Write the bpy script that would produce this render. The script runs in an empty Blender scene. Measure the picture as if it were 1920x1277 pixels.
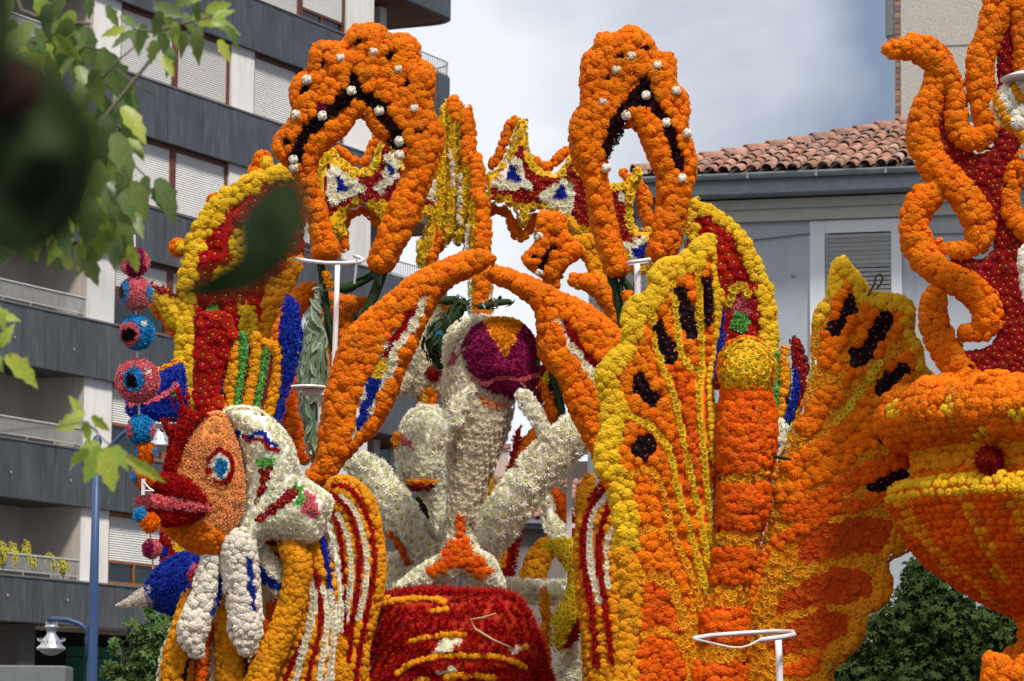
import bpy, bmesh, math, random
import numpy as np
from mathutils import Vector, Matrix

rng = np.random.default_rng(7)
random.seed(7)
SC = bpy.context.scene
COL = SC.collection

# ------------------------------------------------------------------ camera
FPX, CX, CY = 6500.0, 960.0, 638.5
PITCH = math.atan(792.0 / FPX)
ROLL = math.radians(0.60)
CAMZ = 1.6
cam_d = bpy.data.cameras.new('camera')
cam = bpy.data.objects.new('camera', cam_d)
COL.objects.link(cam)
RM = Matrix.Rotation(math.pi / 2 + PITCH, 3, 'X') @ Matrix.Rotation(ROLL, 3, 'Z')
cam.matrix_world = Matrix.Translation((0, 0, CAMZ)) @ RM.to_4x4()
cam_d.sensor_width = 36.0
cam_d.lens = FPX / 1920 * 36
cam_d.clip_start = 0.1
cam_d.clip_end = 3000
cam_d.dof.use_dof = True
cam_d.dof.focus_distance = 20.2
cam_d.dof.aperture_fstop = 10.5
SC.camera = cam
RMn = np.array(RM)

# ------------------------------------------------------------------ world and sun
SUN_TO = Vector((0.28, -0.47, 0.84)).normalized()
world = bpy.data.worlds.new('World')
SC.world = world
world.use_nodes = True
nt = world.node_tree
nt.nodes.clear()
N = nt.nodes.new
out = N('ShaderNodeOutputWorld'); bg = N('ShaderNodeBackground')
sky = N('ShaderNodeTexSky'); sky.sky_type = 'NISHITA'; sky.sun_disc = False
sky.sun_elevation = math.asin(SUN_TO.z)
sky.sun_rotation = math.atan2(SUN_TO.x, SUN_TO.y)
tc = N('ShaderNodeTexCoord')
mp = N('ShaderNodeMapping'); mp.inputs['Scale'].default_value = (1, 1, 1.6); mp.inputs['Location'].default_value = (0.55, 0.3, 0.0)
nz = N('ShaderNodeTexNoise'); nz.inputs['Scale'].default_value = 5.2; nz.inputs['Detail'].default_value = 8; nz.inputs['Roughness'].default_value = 0.5; nz.inputs['Distortion'].default_value = 0.35
nz2 = N('ShaderNodeTexNoise'); nz2.inputs['Scale'].default_value = 2.3; nz2.inputs['Detail'].default_value = 3
ramp = N('ShaderNodeValToRGB')
ramp.color_ramp.elements[0].position = 0.36; ramp.color_ramp.elements[0].color = (2.15, 2.62, 3.65, 1)
ramp.color_ramp.elements[1].position = 0.62; ramp.color_ramp.elements[1].color = (8.5, 8.65, 8.95, 1)
mx = N('ShaderNodeMix'); mx.data_type = 'RGBA'
r2 = N('ShaderNodeMapRange'); r2.inputs[1].default_value = 0.3; r2.inputs[2].default_value = 0.6; r2.inputs[3].default_value = 0.8; r2.inputs[4].default_value = 1.0
L = nt.links.new
# cloud brightness: noise plus a very broad lean towards the left of the sky
sep = N('ShaderNodeSeparateXYZ'); L(tc.outputs['Generated'], sep.inputs[0])
lean = N('ShaderNodeMath'); lean.operation = 'MULTIPLY_ADD'; lean.inputs[1].default_value = -2.2
L(sep.outputs[0], lean.inputs[0])
addn = N('ShaderNodeMath'); addn.operation = 'MULTIPLY_ADD'; addn.inputs[1].default_value = 0.8; addn.inputs[2].default_value = 0.16
L(tc.outputs['Generated'], mp.inputs[0]); L(mp.outputs[0], nz.inputs[0]); L(tc.outputs['Generated'], nz2.inputs[0])
L(nz.outputs[0], addn.inputs[0]); 
clampx = N('ShaderNodeClamp'); clampx.inputs[1].default_value = -0.25; clampx.inputs[2].default_value = 0.25
L(lean.outputs[0], clampx.inputs[0]); lean.inputs[2].default_value = 0.03
sm = N('ShaderNodeMath'); sm.operation = 'ADD'; L(addn.outputs[0], sm.inputs[0]); L(clampx.outputs[0], sm.inputs[1])
L(sm.outputs[0], ramp.inputs[0])
L(nz2.outputs[0], r2.inputs[0]); L(r2.outputs[0], mx.inputs[0])
L(sky.outputs[0], mx.inputs[6]); L(ramp.outputs[0], mx.inputs[7])
L(mx.outputs[2], bg.inputs[0]); bg.inputs[1].default_value = 0.10
L(bg.outputs[0], out.inputs[0])

sun_d = bpy.data.lights.new('sun', 'SUN'); sun = bpy.data.objects.new('sun', sun_d); COL.objects.link(sun)
sun_d.energy = 3.8; sun_d.angle = math.radians(9.0); sun_d.color = (1.0, 0.955, 0.89)
sun.rotation_euler = SUN_TO.to_track_quat('Z', 'Y').to_euler()
sun.location = (0, 0, 60)
vs = SC.view_settings
vs.view_transform = 'Standard'; vs.look = 'None'; vs.exposure = 0.22; vs.gamma = 1.0; vs.use_curve_mapping = False
SC.render.engine = 'CYCLES'
SC.cycles.max_bounces = 8; SC.cycles.diffuse_bounces = 4; SC.cycles.transparent_max_bounces = 4
SC.cycles.use_denoising = True

# ------------------------------------------------------------------ pixel -> place
def rays(x, y):
    x = np.asarray(x, float); y = np.asarray(y, float)
    v = np.stack([(x - CX) / FPX, -(y - CY) / FPX, -np.ones_like(x)], -1)
    return v @ RMn.T
def W(x, y, Y):
    r = rays(x, y)
    k = np.asarray(Y, float) / r[..., 1]
    return r * k[..., None] + np.array([0, 0, CAMZ])
def WV(x, y, Y): return Vector(W(x, y, Y).tolist())

# ------------------------------------------------------------------ materials
MATS = {}
def new_mat(name):
    m = bpy.data.materials.new(name); m.use_nodes = True
    nt = m.node_tree; nt.nodes.clear()
    return m, nt
def petal(name, c, var=0.10, hue=0.012, rough=0.62, trans=0.28, c2=None, spec=0.12):
    """colour of a petal: small differences from bloom to bloom, the petal's foot takes c2"""
    if name in MATS: return MATS[name]
    m, nt = new_mat(name); N = nt.nodes.new; L = nt.links.new
    o = N('ShaderNodeOutputMaterial'); p = N('ShaderNodeBsdfPrincipled'); tr = N('ShaderNodeBsdfTranslucent'); ms = N('ShaderNodeMixShader')
    at = N('ShaderNodeAttribute'); at.attribute_name = 'tint'
    tp = N('ShaderNodeAttribute'); tp.attribute_name = 'tip'
    oi = N('ShaderNodeObjectInfo')
    a = N('ShaderNodeMath'); a.operation = 'ADD'; L(at.outputs['Fac'], a.inputs[0]); L(oi.outputs['Random'], a.inputs[1])
    fr = N('ShaderNodeMath'); fr.operation = 'FRACT'; L(a.outputs[0], fr.inputs[0])
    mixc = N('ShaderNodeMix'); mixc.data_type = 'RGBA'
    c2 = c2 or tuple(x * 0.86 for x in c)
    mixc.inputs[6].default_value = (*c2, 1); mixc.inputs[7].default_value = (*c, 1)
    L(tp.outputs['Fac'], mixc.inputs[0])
    h = N('ShaderNodeHueSaturation')
    m1 = N('ShaderNodeMapRange'); m1.inputs[3].default_value = 0.5 - hue; m1.inputs[4].default_value = 0.5 + hue
    L(fr.outputs[0], m1.inputs[0]); L(m1.outputs[0], h.inputs['Hue'])
    w = N('ShaderNodeMath'); w.operation = 'MULTIPLY'; w.inputs[1].default_value = 7.31; L(fr.outputs[0], w.inputs[0])
    w2 = N('ShaderNodeMath'); w2.operation = 'FRACT'; L(w.outputs[0], w2.inputs[0])
    m2 = N('ShaderNodeMapRange'); m2.inputs[3].default_value = 1 - var; m2.inputs[4].default_value = 1 + var * 0.7
    L(w2.outputs[0], m2.inputs[0])
    geo = N('ShaderNodeNewGeometry'); nn = N('ShaderNodeTexNoise'); nn.inputs['Scale'].default_value = 2.6; nn.inputs['Detail'].default_value = 2
    L(geo.outputs['Position'], nn.inputs[0])
    m3 = N('ShaderNodeMapRange'); m3.inputs[1].default_value = 0.3; m3.inputs[2].default_value = 0.7; m3.inputs[3].default_value = 0.86; m3.inputs[4].default_value = 1.06
    L(nn.outputs[0], m3.inputs[0])
    mm = N('ShaderNodeMath'); mm.operation = 'MULTIPLY'; L(m2.outputs[0], mm.inputs[0]); L(m3.outputs[0], mm.inputs[1])
    L(mm.outputs[0], h.inputs['Value']); L(mixc.outputs[2], h.inputs['Color'])
    gt = N('ShaderNodeMath'); gt.operation = 'GREATER_THAN'; gt.inputs[1].default_value = .965; L(w2.outputs[0], gt.inputs[0])
    gm = N('ShaderNodeMath'); gm.operation = 'MULTIPLY'; gm.inputs[1].default_value = .55; L(gt.outputs[0], gm.inputs[0])
    wl = N('ShaderNodeMix'); wl.data_type = 'RGBA'; wl.inputs[7].default_value = (c[0] * .42 + .03, c[1] * .40 + .015, c[2] * .35 + .005, 1)
    L(gm.outputs[0], wl.inputs[0]); L(h.outputs[0], wl.inputs[6])
    L(wl.outputs[2], p.inputs['Base Color']); L(wl.outputs[2], tr.inputs[0])
    n4 = N('ShaderNodeTexNoise'); n4.inputs['Scale'].default_value = 130; n4.inputs['Detail'].default_value = 1; L(geo.outputs['Position'], n4.inputs[0])
    bp = N('ShaderNodeBump'); bp.inputs['Strength'].default_value = .32; bp.inputs['Distance'].default_value = .006; L(n4.outputs[0], bp.inputs['Height']); L(bp.outputs[0], p.inputs['Normal']); L(bp.outputs[0], tr.inputs['Normal'])
    p.inputs['Roughness'].default_value = rough; p.inputs['Specular IOR Level'].default_value = spec
    ms.inputs[0].default_value = trans
    L(p.outputs[0], ms.inputs[1]); L(tr.outputs[0], ms.inputs[2]); L(ms.outputs[0], o.inputs[0])
    MATS[name] = m
    return m
def plain(name, c, rough=0.7, metal=0.0, spec=0.4, noise=0.12, nscale=6.0, bump=0.0, bscale=40.0, stretch=None, stain=None, stain_scale=1.2):
    if name in MATS: return MATS[name]
    m, nt = new_mat(name); N = nt.nodes.new; L = nt.links.new
    o = N('ShaderNodeOutputMaterial'); p = N('ShaderNodeBsdfPrincipled'); L(p.outputs[0], o.inputs[0])
    tcn = N('ShaderNodeTexCoord'); mpn = N('ShaderNodeMapping'); L(tcn.outputs['Object'], mpn.inputs[0])
    if stretch: mpn.inputs['Scale'].default_value = stretch
    nn = N('ShaderNodeTexNoise'); nn.inputs['Scale'].default_value = nscale; nn.inputs['Detail'].default_value = 6; L(mpn.outputs[0], nn.inputs[0])
    mr = N('ShaderNodeMapRange'); mr.inputs[1].default_value = 0.3; mr.inputs[2].default_value = 0.7
    mr.inputs[3].default_value = 1 - noise; mr.inputs[4].default_value = 1 + noise; L(nn.outputs[0], mr.inputs[0])
    h = N('ShaderNodeHueSaturation'); h.inputs['Color'].default_value = (*c, 1); L(mr.outputs[0], h.inputs['Value'])
    src = h.outputs[0]
    if stain:
        n2 = N('ShaderNodeTexNoise'); n2.inputs['Scale'].default_value = stain_scale; n2.inputs['Detail'].default_value = 7; n2.inputs['Roughness'].default_value = .65
        m4 = N('ShaderNodeMapping'); m4.inputs['Scale'].default_value = (3, 3, 0.5); L(tcn.outputs['Object'], m4.inputs[0]); L(m4.outputs[0], n2.inputs[0])
        r = N('ShaderNodeMapRange'); r.inputs[1].default_value = 0.5; r.inputs[2].default_value = 0.78; r.inputs[4].default_value = 0.75; L(n2.outputs[0], r.inputs[0])
        mxx = N('ShaderNodeMix'); mxx.data_type = 'RGBA'; mxx.inputs[7].default_value = (*stain, 1); L(r.outputs[0], mxx.inputs[0]); L(src, mxx.inputs[6]); src = mxx.outputs[2]
    oi = N('ShaderNodeObjectInfo'); mo = N('ShaderNodeMapRange'); mo.inputs[3].default_value = 0.9; mo.inputs[4].default_value = 1.1; L(oi.outputs['Random'], mo.inputs[0])
    h2 = N('ShaderNodeHueSaturation'); L(mo.outputs[0], h2.inputs['Value']); L(src, h2.inputs['Color'])
    L(h2.outputs[0], p.inputs['Base Color'])
    p.inputs['Roughness'].default_value = rough; p.inputs['Metallic'].default_value = metal; p.inputs['Specular IOR Level'].default_value = spec
    if bump:
        b = N('ShaderNodeBump'); b.inputs['Strength'].default_value = bump; b.inputs['Distance'].default_value = 0.02
        n3 = N('ShaderNodeTexNoise'); n3.inputs['Scale'].default_value = bscale; n3.inputs['Detail'].default_value = 4; L(tcn.outputs['Object'], n3.inputs[0])
        L(n3.outputs[0], b.inputs['Height']); L(b.outputs[0], p.inputs['Normal'])
    MATS[name] = m
    return m

PC = {  # petal colours: tip colour, foot colour
    'orange': ((.87, .232, .002), (.84, .17, .002)), 'deep': ((.82, .145, .002), (.76, .10, .002)), 'rust': ((.74, .105, .002), (.58, .055, .002)), 'tan': ((.86, .78, .61), (.72, .62, .42)), 'gold': ((.86, .40, .010), (.80, .27, .006)),
    'yellow': ((.86, .60, .022), (.84, .44, .01)), 'lemon': ((.85, .66, .03), (.82, .58, .02)),
    'white': ((.93, .90, .76), (.84, .80, .58)), 'cream': ((.90, .84, .67), (.72, .62, .42)), 'snow': ((.92, .87, .75), (.84, .76, .60)),
    'red': ((.50, .007, .004), (.36, .004, .003)), 'crimson': ((.34, .006, .006), (.22, .004, .003)), 'maroon': ((.05, .005, .008), (.02, .002, .003)),
    'black': ((.016, .005, .006), (.012, .003, .004)), 'pink': ((.80, .26, .28), (.70, .10, .14)), 'purple': ((.36, .018, .11), (.22, .008, .06)),
    'blue': ((.022, .060, .52), (.012, .03, .30)), 'sky': ((.03, .40, .72), (.02, .22, .55)), 'green': ((.24, .62, .16), (.13, .42, .08)),
    'peach': ((.92, .50, .22), (.78, .27, .07)), 'leafdark': ((.030, .055, .020), (.02, .04, .012)), 'leafsilver': ((.30, .37, .25), (.15, .21, .11)),
    'leaf': ((.095, .18, .035), (.07, .13, .025)), 'leaftree': ((.050, .082, .018), (.036, .060, .012)), 'leafbright': ((.22, .33, .045), (.16, .26, .03)),
    'rose': ((.62, .10, .14), (.4, .04, .07)), 'olive': ((.68, .62, .10), (.5, .48, .07)),
}
def PM(c):
    tip, foot = PC[c]
    if c == 'leaftree': return petal('petal_leaftree', tip, var=.4, hue=.02, rough=.6, trans=.15, c2=foot, spec=.12)
    if c in ('red', 'crimson', 'maroon', 'black', 'blue', 'purple'): return petal('petal_' + c, tip, c2=foot, var=.16, hue=.006, spec=.10, trans=.2, rough=.7)
    if c.startswith('leaf'):
        return petal('petal_' + c, tip, var=0.28, hue=0.02, rough=0.30 if c in ('leafdark', 'leafsilver') else 0.5, trans=0.12 if c in ('leafdark', 'leafsilver', 'leaftree') else 0.4, c2=foot, spec=0.5)
    return petal('petal_' + c, tip, c2=foot, var=0.10 if c not in ('white', 'cream', 'snow', 'tan') else 0.06, hue=0.006)
CENTRE = {'white': (.52, .54, .14), 'cream': (.55, .48, .16), 'tan': (.45, .36, .14), 'rust': (.30, .10, .02), 'yellow': (.22, .22, .02), 'lemon': (.20, .20, .02), 'gold': (.30, .18, .02), 'red': (.38, .26, .05), 'crimson': (.42, .30, .07), 'peach': (.30, .09, .02), 'black': (.30, .05, .05)}
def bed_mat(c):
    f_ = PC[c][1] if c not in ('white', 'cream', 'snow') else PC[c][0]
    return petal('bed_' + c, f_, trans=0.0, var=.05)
def CM(c): return petal('centre_' + c, CENTRE.get(c, tuple(x * .6 for x in PC[c][0])), trans=0.0)

# ------------------------------------------------------------------ bloom templates (unit radius, facing +Z)
def dirv(th, ph): return np.array([math.sin(th) * math.cos(ph), math.sin(th) * math.sin(ph), math.cos(th)])
def tpl(kind, seed):
    R = random.Random(seed * 131 + len(kind)); V = []; F = []; M = []; T = []
    def add(vs, fs, m, ts):
        b = len(V); V.extend([list(v) for v in vs]); F.extend([[b + i for i in f] for f in fs]); M.extend([m] * len(fs)); T.extend(ts)
    def core(r, z, top, m=0, n=6, t=0.2):
        vs = [(r * math.cos(6.2832 * i / n), r * math.sin(6.2832 * i / n), z) for i in range(n)] + [(0, 0, top)]
        add(vs, [(i, (i + 1) % n, n) for i in range(n)], m, [t] * (n + 1))
    if kind in ('marigold', 'pompom'):
        # a ball of frilled petals: uneven dome, every second point drawn in, plus loose petals standing off it
        n = 12; rings = ((1.62, .98), (1.20, 1.0), (.80, 1.0), (.40, .98)); vs = []; ts = []
        for q, (th, r) in enumerate(rings):
            for i in range(n):
                ph = 6.2832 * (i + .5 * (q % 2)) / n + R.uniform(-.12, .12); k = r * (R.uniform(.96, 1.07) if (i + q) % 2 else R.uniform(.84, .96))
                d = dirv(th + R.uniform(-.08, .08), ph) * k; vs.append(d * np.array([1, 1, .74])); ts.append(min(1, max(0, (k - .82) * 4.5)))
        vs.append(np.array([0, 0,   .70 * R.uniform(.88, 1.0)])); ts.append(.6); fs = []
        for q in range(3):
            for i in range(n):
                a0 = q * n + i; a1 = q * n + (i + 1) % n; b0 = a0 + n; b1 = a1 + n
                fs += [(a0, a1, b0), (a1, b1, b0)] if q % 2 == 0 else [(a0, b1, b0), (a0, a1, b1)]
        for i in range(n): fs.append((3 * n + i, 3 * n + (i + 1) % n, 4 * n))
        add(vs, fs, 0, ts)
        for i in range(20 if kind == 'marigold' else 8):
            th = R.uniform(.2, 1.45); ph = R.random() * 6.283; d = dirv(th, ph); e = dirv(min(1.8, th + .45), ph + R.uniform(-.2, .2)); s = np.array([-math.sin(ph), math.cos(ph), 0])
            vs = [d * .88, e * R.uniform(1.02, 1.14) + s * .12, e * R.uniform(1.02, 1.14) - s * .12]
            add([v * np.array([1, 1, .74]) for v in vs], [(0, 1, 2)], 0, [.3, 1, 1])
    elif kind in ('chrysanthemum', 'daisy'):
        fat = .13 if kind == 'chrysanthemum' else .24
        core(.28, .20, .38, m=1, n=6, t=1)
        rings = ((13, 1.08, .16, .02), (11, .86, .46, .10), (8, .58, .60, .16)) if kind == 'chrysanthemum' else ((10, 1.0, .16, .04), (8, .70, .38, .12))
        for n, rr, z, z0 in rings:
            o = R.random() * 6
            for i in range(n):
                ph = o + 6.2832 * i / n + R.uniform(-.13, .13); r1 = rr * R.uniform(.84, 1.1); zz = z + R.uniform(-.12, .14)
                c, s_ = math.cos(ph), math.sin(ph); s = np.array([-s_, c, 0])
                a = np.array([.16 * c, .16 * s_, z0]); m_ = np.array([r1 * .66 * c, r1 * .66 * s_, z0 + (zz - z0) * .5]); b = np.array([r1 * c, r1 * s_, zz])
                add([a, m_ + s * fat, b, m_ - s * fat], [(0, 1, 2, 3)], 0, [0, .8, 1, .8])
    elif kind == 'carnation':
        core(.72, -.05, .5, n=6)
        for i in range(15):
            th = R.random() ** .6 * 1.45; ph = R.random() * 6.283; d = dirv(th, ph)
            s = np.cross(d, dirv(R.random() * 3, R.random() * 6)); s /= (np.linalg.norm(s) + 1e-6)
            r = R.uniform(.85, 1.15)
            add([d * .35, d * r + s * .30, d * r * .92 - s * .30], [(0, 1, 2)], 0, [0, 1, 1])
    elif kind == 'spider':
        core(.55, -.05, .35, n=5)
        for i in range(24):
            th = R.uniform(.10, 1.45); ph = R.random() * 6.283; d = dirv(th, ph); s = np.array([-math.sin(ph), math.cos(ph), 0])
            r = R.uniform(.9, 1.7)
            b = d * r + np.array([0, 0, -.2])
            add([d * .2 - s * .13, d * .2 + s * .13, b], [(0, 1, 2)], 0, [0, 0, 1])
    elif kind == 'strawflower':
        core(.22, .22, .40, m=1, n=6, t=1)
        for n, rr, z in ((9, 1.0, .05), (8, .72, .30), (6, .46, .42)):
            o = R.random() * 6
            for i in range(n):
                ph = o + 6.2832 * i / n; c, s_ = math.cos(ph), math.sin(ph); s = np.array([-s_, c, 0]); r1 = rr * R.uniform(.92, 1.06)
                a = np.array([.1 * c, .1 * s_, z * .5]); b = np.array([r1 * c, r1 * s_, z + R.uniform(-.04, .06)])
                add([a, b + s * .36 * rr, b - s * .36 * rr], [(0, 1, 2)], 0, [0, 1, 1])
    elif kind == 'rosebud':
        core(.80, .02, .30, m=0, n=6, t=.0)
        for n, r0, r1, z in ((6, .45, 1.0, .34), (4, .18, .55, .50)):
            o = R.random() * 6
            for i in range(n):
                ph = o + 6.2832 * i / n + R.uniform(-.1, .1); w_ = 4.4 / n
                a1, a2 = ph - w_ * .5, ph + w_ * .5; k = r1 * R.uniform(.88, 1.08); zz = z + R.uniform(-.08, .08)
                vs = [(r0 * math.cos(ph), r0 * math.sin(ph), zz * .8), (k * math.cos(a1), k * math.sin(a1), zz - .22), (k * .80 * math.cos(ph), k * .80 * math.sin(ph), zz + .12), (k * math.cos(a2), k * math.sin(a2), zz - .22)]
                add(vs, [(0, 1, 2), (0, 2, 3)], 0, [.2, 1, 1, 1])
    elif kind == 'leaf':
        pts = [(-1, 0, 0), (-.45, .30, .12), (.25, .34, .16), (1, 0, .05), (.25, -.34, .16), (-.45, -.30, .12), (-.4, 0, .02), (.3, 0, .04)]
        z = R.uniform(-.1, .2)
        vs = [(p[0], p[1], p[2] + z * p[0] * p[0]) for p in pts]
        add(vs, [(0, 1, 6), (1, 2, 7, 6), (2, 3, 7), (3, 4, 7), (4, 5, 6, 7), (5, 0, 6)], 0, [.3, 1, 1, 1, 1, 1, 0, 0])
    elif kind == 'mapleleaf':
        out_ = [(0, -1, 0), (.28, -.42, .1), (.85, -.55, -.05), (.52, -.05, .1), (.95, .35, -.1), (.38, .38, .1), (0, 1.05, -.15), (-.38, .38, .1), (-.95, .35, -.1), (-.52, -.05, .1), (-.85, -.55, -.05), (-.28, -.42, .1)]
        vs = [(p[0], p[1], p[2] + R.uniform(-.08, .08)) for p in out_] + [(0, 0, .0)]
        add(vs, [(i, (i + 1) % 12, 12) for i in range(12)], 0, [1] * 12 + [0])
    V = np.array(V, float)
    return V, F, np.array(M), np.array(T, float)
TPL = {k: [tpl(k, s) for s in range(4)] for k in ('marigold', 'chrysanthemum', 'daisy', 'carnation', 'spider', 'strawflower', 'rosebud', 'leaf', 'mapleleaf', 'pompom')}

def mesh_from(name, V, loops, starts, totals, mats, midx, tint=None, tip=None, smooth=False):
    me = bpy.data.meshes.new(name)
    me.vertices.add(len(V)); me.vertices.foreach_set('co', np.ascontiguousarray(V, np.float32).ravel())
    me.loops.add(len(loops)); me.loops.foreach_set('vertex_index', np.ascontiguousarray(loops, np.int32))
    me.polygons.add(len(starts)); me.polygons.foreach_set('loop_start', np.ascontiguousarray(starts, np.int32))
    me.polygons.foreach_set('loop_total', np.ascontiguousarray(totals, np.int32))
    for m in mats: me.materials.append(m)
    me.polygons.foreach_set('material_index', np.ascontiguousarray(midx, np.int32))
    me.polygons.foreach_set('use_smooth', np.full(len(starts), smooth))
    if tint is not None:
        a = me.attributes.new('tint', 'FLOAT', 'POINT'); a.data.foreach_set('value', np.ascontiguousarray(tint, np.float32))
    if tip is not None:
        a = me.attributes.new('tip', 'FLOAT', 'POINT'); a.data.foreach_set('value', np.ascontiguousarray(tip, np.float32))
    me.update(); me.validate()
    return me
_bm = {}
def bloom_mesh(kind, colr, v):
    k = (kind, colr, v)
    if k not in _bm:
        V, F, M, T = TPL[kind][v]
        tot = np.array([len(f) for f in F]); st = np.concatenate([[0], np.cumsum(tot)[:-1]])
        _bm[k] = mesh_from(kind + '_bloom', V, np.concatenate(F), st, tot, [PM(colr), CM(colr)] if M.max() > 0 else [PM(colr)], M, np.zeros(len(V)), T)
    return _bm[k]

# ------------------------------------------------------------------ things, parts, blooms
def tag(o, label=None, cat=None, group=None, kind=None):
    if label: o['label'] = label
    if cat: o['category'] = cat
    if group: o['group'] = group
    if kind: o['kind'] = kind
    return o

class Fig:
    """one thing: an Empty at its base; parts are its children, blooms the children of parts"""
    def __init__(self, name, label, cat, base, Y, group=None):
        self.Y = Y; self.s = Y / FPX
        self.loc = W(base[0], base[1], Y)
        self.root = bpy.data.objects.new(name, None); self.root.empty_display_size = .2
        COL.objects.link(self.root); self.root.location = self.loc.tolist()
        tag(self.root, label, cat, group); self.parts = []
    def part(self, name, label=None):
        p = Part(self, name, label); self.parts.append(p); return p
    def solid(self, name, me, parent=None, label=None):
        """me: mesh in world coordinates"""
        me.transform(Matrix.Translation((-self.loc).tolist()))
        o = bpy.data.objects.new(name, me); COL.objects.link(o); o.parent = parent or self.root
        if label: o['label'] = label
        return o
    def done(self, cap=300):
        # the blooms that show largest become objects of their own, kind by kind; the others are joined part by part
        fl = []
        for pi, p in enumerate(self.parts):
            if p.P:
                p.cat()
                for k in p.kinds: fl.append((pi, k))
        score = {}
        for pi, p in enumerate(self.parts):
            if not p.P: continue
            v = np.array([0, 0, CAMZ]) - p.pos; v /= np.linalg.norm(v, axis=1)[:, None]
            f = (v * p.nrm).sum(1)
            px, py = project(p.pos)
            inn = (px > -10) & (px < 1930) & (py > -10) & (py < 1287)
            sc = p.size * FPX / p.pos[:, 1]      # apparent diameter in photo pixels
            p.sc = np.where((sc >= 9.5) & (f > .25) & inn, sc * (f + .2) * (1 + .15 * rng.random(len(f))), 0)
            p.ind = np.zeros(len(f), bool)
        for kind in sorted({k for _, k in fl}):
            allv = np.concatenate([np.where(p.kind == kind, p.sc, 0) for p in self.parts if p.P])
            if (allv > 0).sum() > cap: thr = max(np.partition(allv, -cap)[-cap], 1e-9)
            else: thr = 1e-9
            for p in self.parts:
                if p.P: p.ind |= (p.kind == kind) & (p.sc >= thr)
        for p in self.parts:
            if p.P: p.emit()

def project(P):
    q = (P - np.array([0, 0, CAMZ])) @ RMn
    return CX + q[:, 0] / -q[:, 2] * FPX, CY - q[:, 1] / -q[:, 2] * FPX

class Part:
    def __init__(self, fig, name, label=None):
        self.fig = fig; self.name = name; self.P = []; self.label = label; self.obj = None
    def base(self, V, F, mats, midx, smooth=True):
        """body under the blooms, world coordinates"""
        tot = np.array([len(f) for f in F]); st = np.concatenate([[0], np.cumsum(tot)[:-1]])
        V = np.asarray(V) - self.fig.loc
        me = mesh_from(self.name, V, np.concatenate([np.asarray(f) for f in F]), st, tot, mats, midx, np.full(len(V), .5), np.full(len(V), .5), smooth)
        if self.obj is None:
            self.obj = bpy.data.objects.new(self.name, me); COL.objects.link(self.obj); self.obj.parent = self.fig.root
            if self.label: self.obj['label'] = self.label
        return self.obj
    def add(self, pos, nrm, size, kind, colr):
        if len(pos) == 0: return
        n = len(pos)
        self.P.append((pos, nrm, np.broadcast_to(size, n).astype(float), np.full(n, kind, object), np.full(n, colr, object)))
    def cat(self):
        self.pos = np.concatenate([p[0] for p in self.P]); self.nrm = np.concatenate([p[1] for p in self.P])
        self.size = np.concatenate([p[2] for p in self.P]); self.kind = np.concatenate([p[3] for p in self.P]); self.colr = np.concatenate([p[4] for p in self.P])
        self.nrm /= np.linalg.norm(self.nrm, axis=1)[:, None] + 1e-9
        self.kinds = set(self.kind)
    def emit(self):
        n = len(self.pos)
        z = self.nrm + rng.normal(0, .16, (n, 3)); z /= np.linalg.norm(z, axis=1)[:, None]
        a = rng.normal(size=(n, 3))
        hang = np.isin(self.kind, ['leaf', 'mapleleaf'])
        a[hang] = np.array([0, 0, -1]) + rng.normal(0, .35, (hang.sum(), 3))
        x = a - (a * z).sum(1)[:, None] * z; x /= np.linalg.norm(x, axis=1)[:, None] + 1e-9
        y = np.cross(z, x)
        rad = self.size * .5 * 1.10
        Rm = np.stack([x, y, z], -1) * rad[:, None, None]     # columns
        loc = self.pos - self.fig.loc
        var = rng.integers(0, 4, n)
        parent = self.obj or self.fig.root
        link = COL.objects.link
        for i in np.nonzero(self.ind)[0]:
            k = self.kind[i]
            nm = {'mapleleaf': 'leaf'}.get(k, k)
            o = bpy.data.objects.new(nm, bloom_mesh(k, self.colr[i], int(var[i])))
            R_ = Rm[i]; l = loc[i]
            o.matrix_basis = Matrix(((R_[0, 0], R_[0, 1], R_[0, 2], l[0]), (R_[1, 0], R_[1, 1], R_[1, 2], l[1]), (R_[2, 0], R_[2, 1], R_[2, 2], l[2]), (0, 0, 0, 1)))
            o.parent = parent; link(o)
        rest = ~self.ind
        for kind in self.kinds:
            Vs, Ls, Ts, Ms, TI, TP = [], [], [], [], [], []; mats = []; off = 0
            for v in range(4):
                V, F, M, T = TPL[kind][v]
                tot = np.array([len(f) for f in F]); lp = np.concatenate([np.asarray(f) for f in F])
                for c in set(self.colr[rest & (self.kind == kind)]):
                    ii = np.nonzero(rest & (self.kind == kind) & (self.colr == c) & (var == v))[0]
                    if not len(ii): continue
                    VV = np.einsum('nij,vj->nvi', Rm[ii], V) + loc[ii][:, None, :]
                    m = len(ii); nv = len(V)
                    if PM(c) not in mats: mats += [PM(c), CM(c)]
                    b = mats.index(PM(c))
                    Vs.append(VV.reshape(-1, 3)); Ls.append((lp[None, :] + (off + np.arange(m) * nv)[:, None]).ravel()); off += m * nv
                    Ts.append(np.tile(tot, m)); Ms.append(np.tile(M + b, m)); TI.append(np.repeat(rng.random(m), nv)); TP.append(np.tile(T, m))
            if not Vs: continue
            tot = np.concatenate(Ts); st = np.concatenate([[0], np.cumsum(tot)[:-1]])
            nm = {'mapleleaf': 'leaf'}.get(kind, kind)
            me = mesh_from(nm + '_cover', np.concatenate(Vs), np.concatenate(Ls), st, tot, mats, np.concatenate(Ms), np.concatenate(TI), np.concatenate(TP))
            o = bpy.data.objects.new(nm + '_cover', me); o['kind'] = 'stuff'; COL.objects.link(o); o.parent = parent

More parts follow.
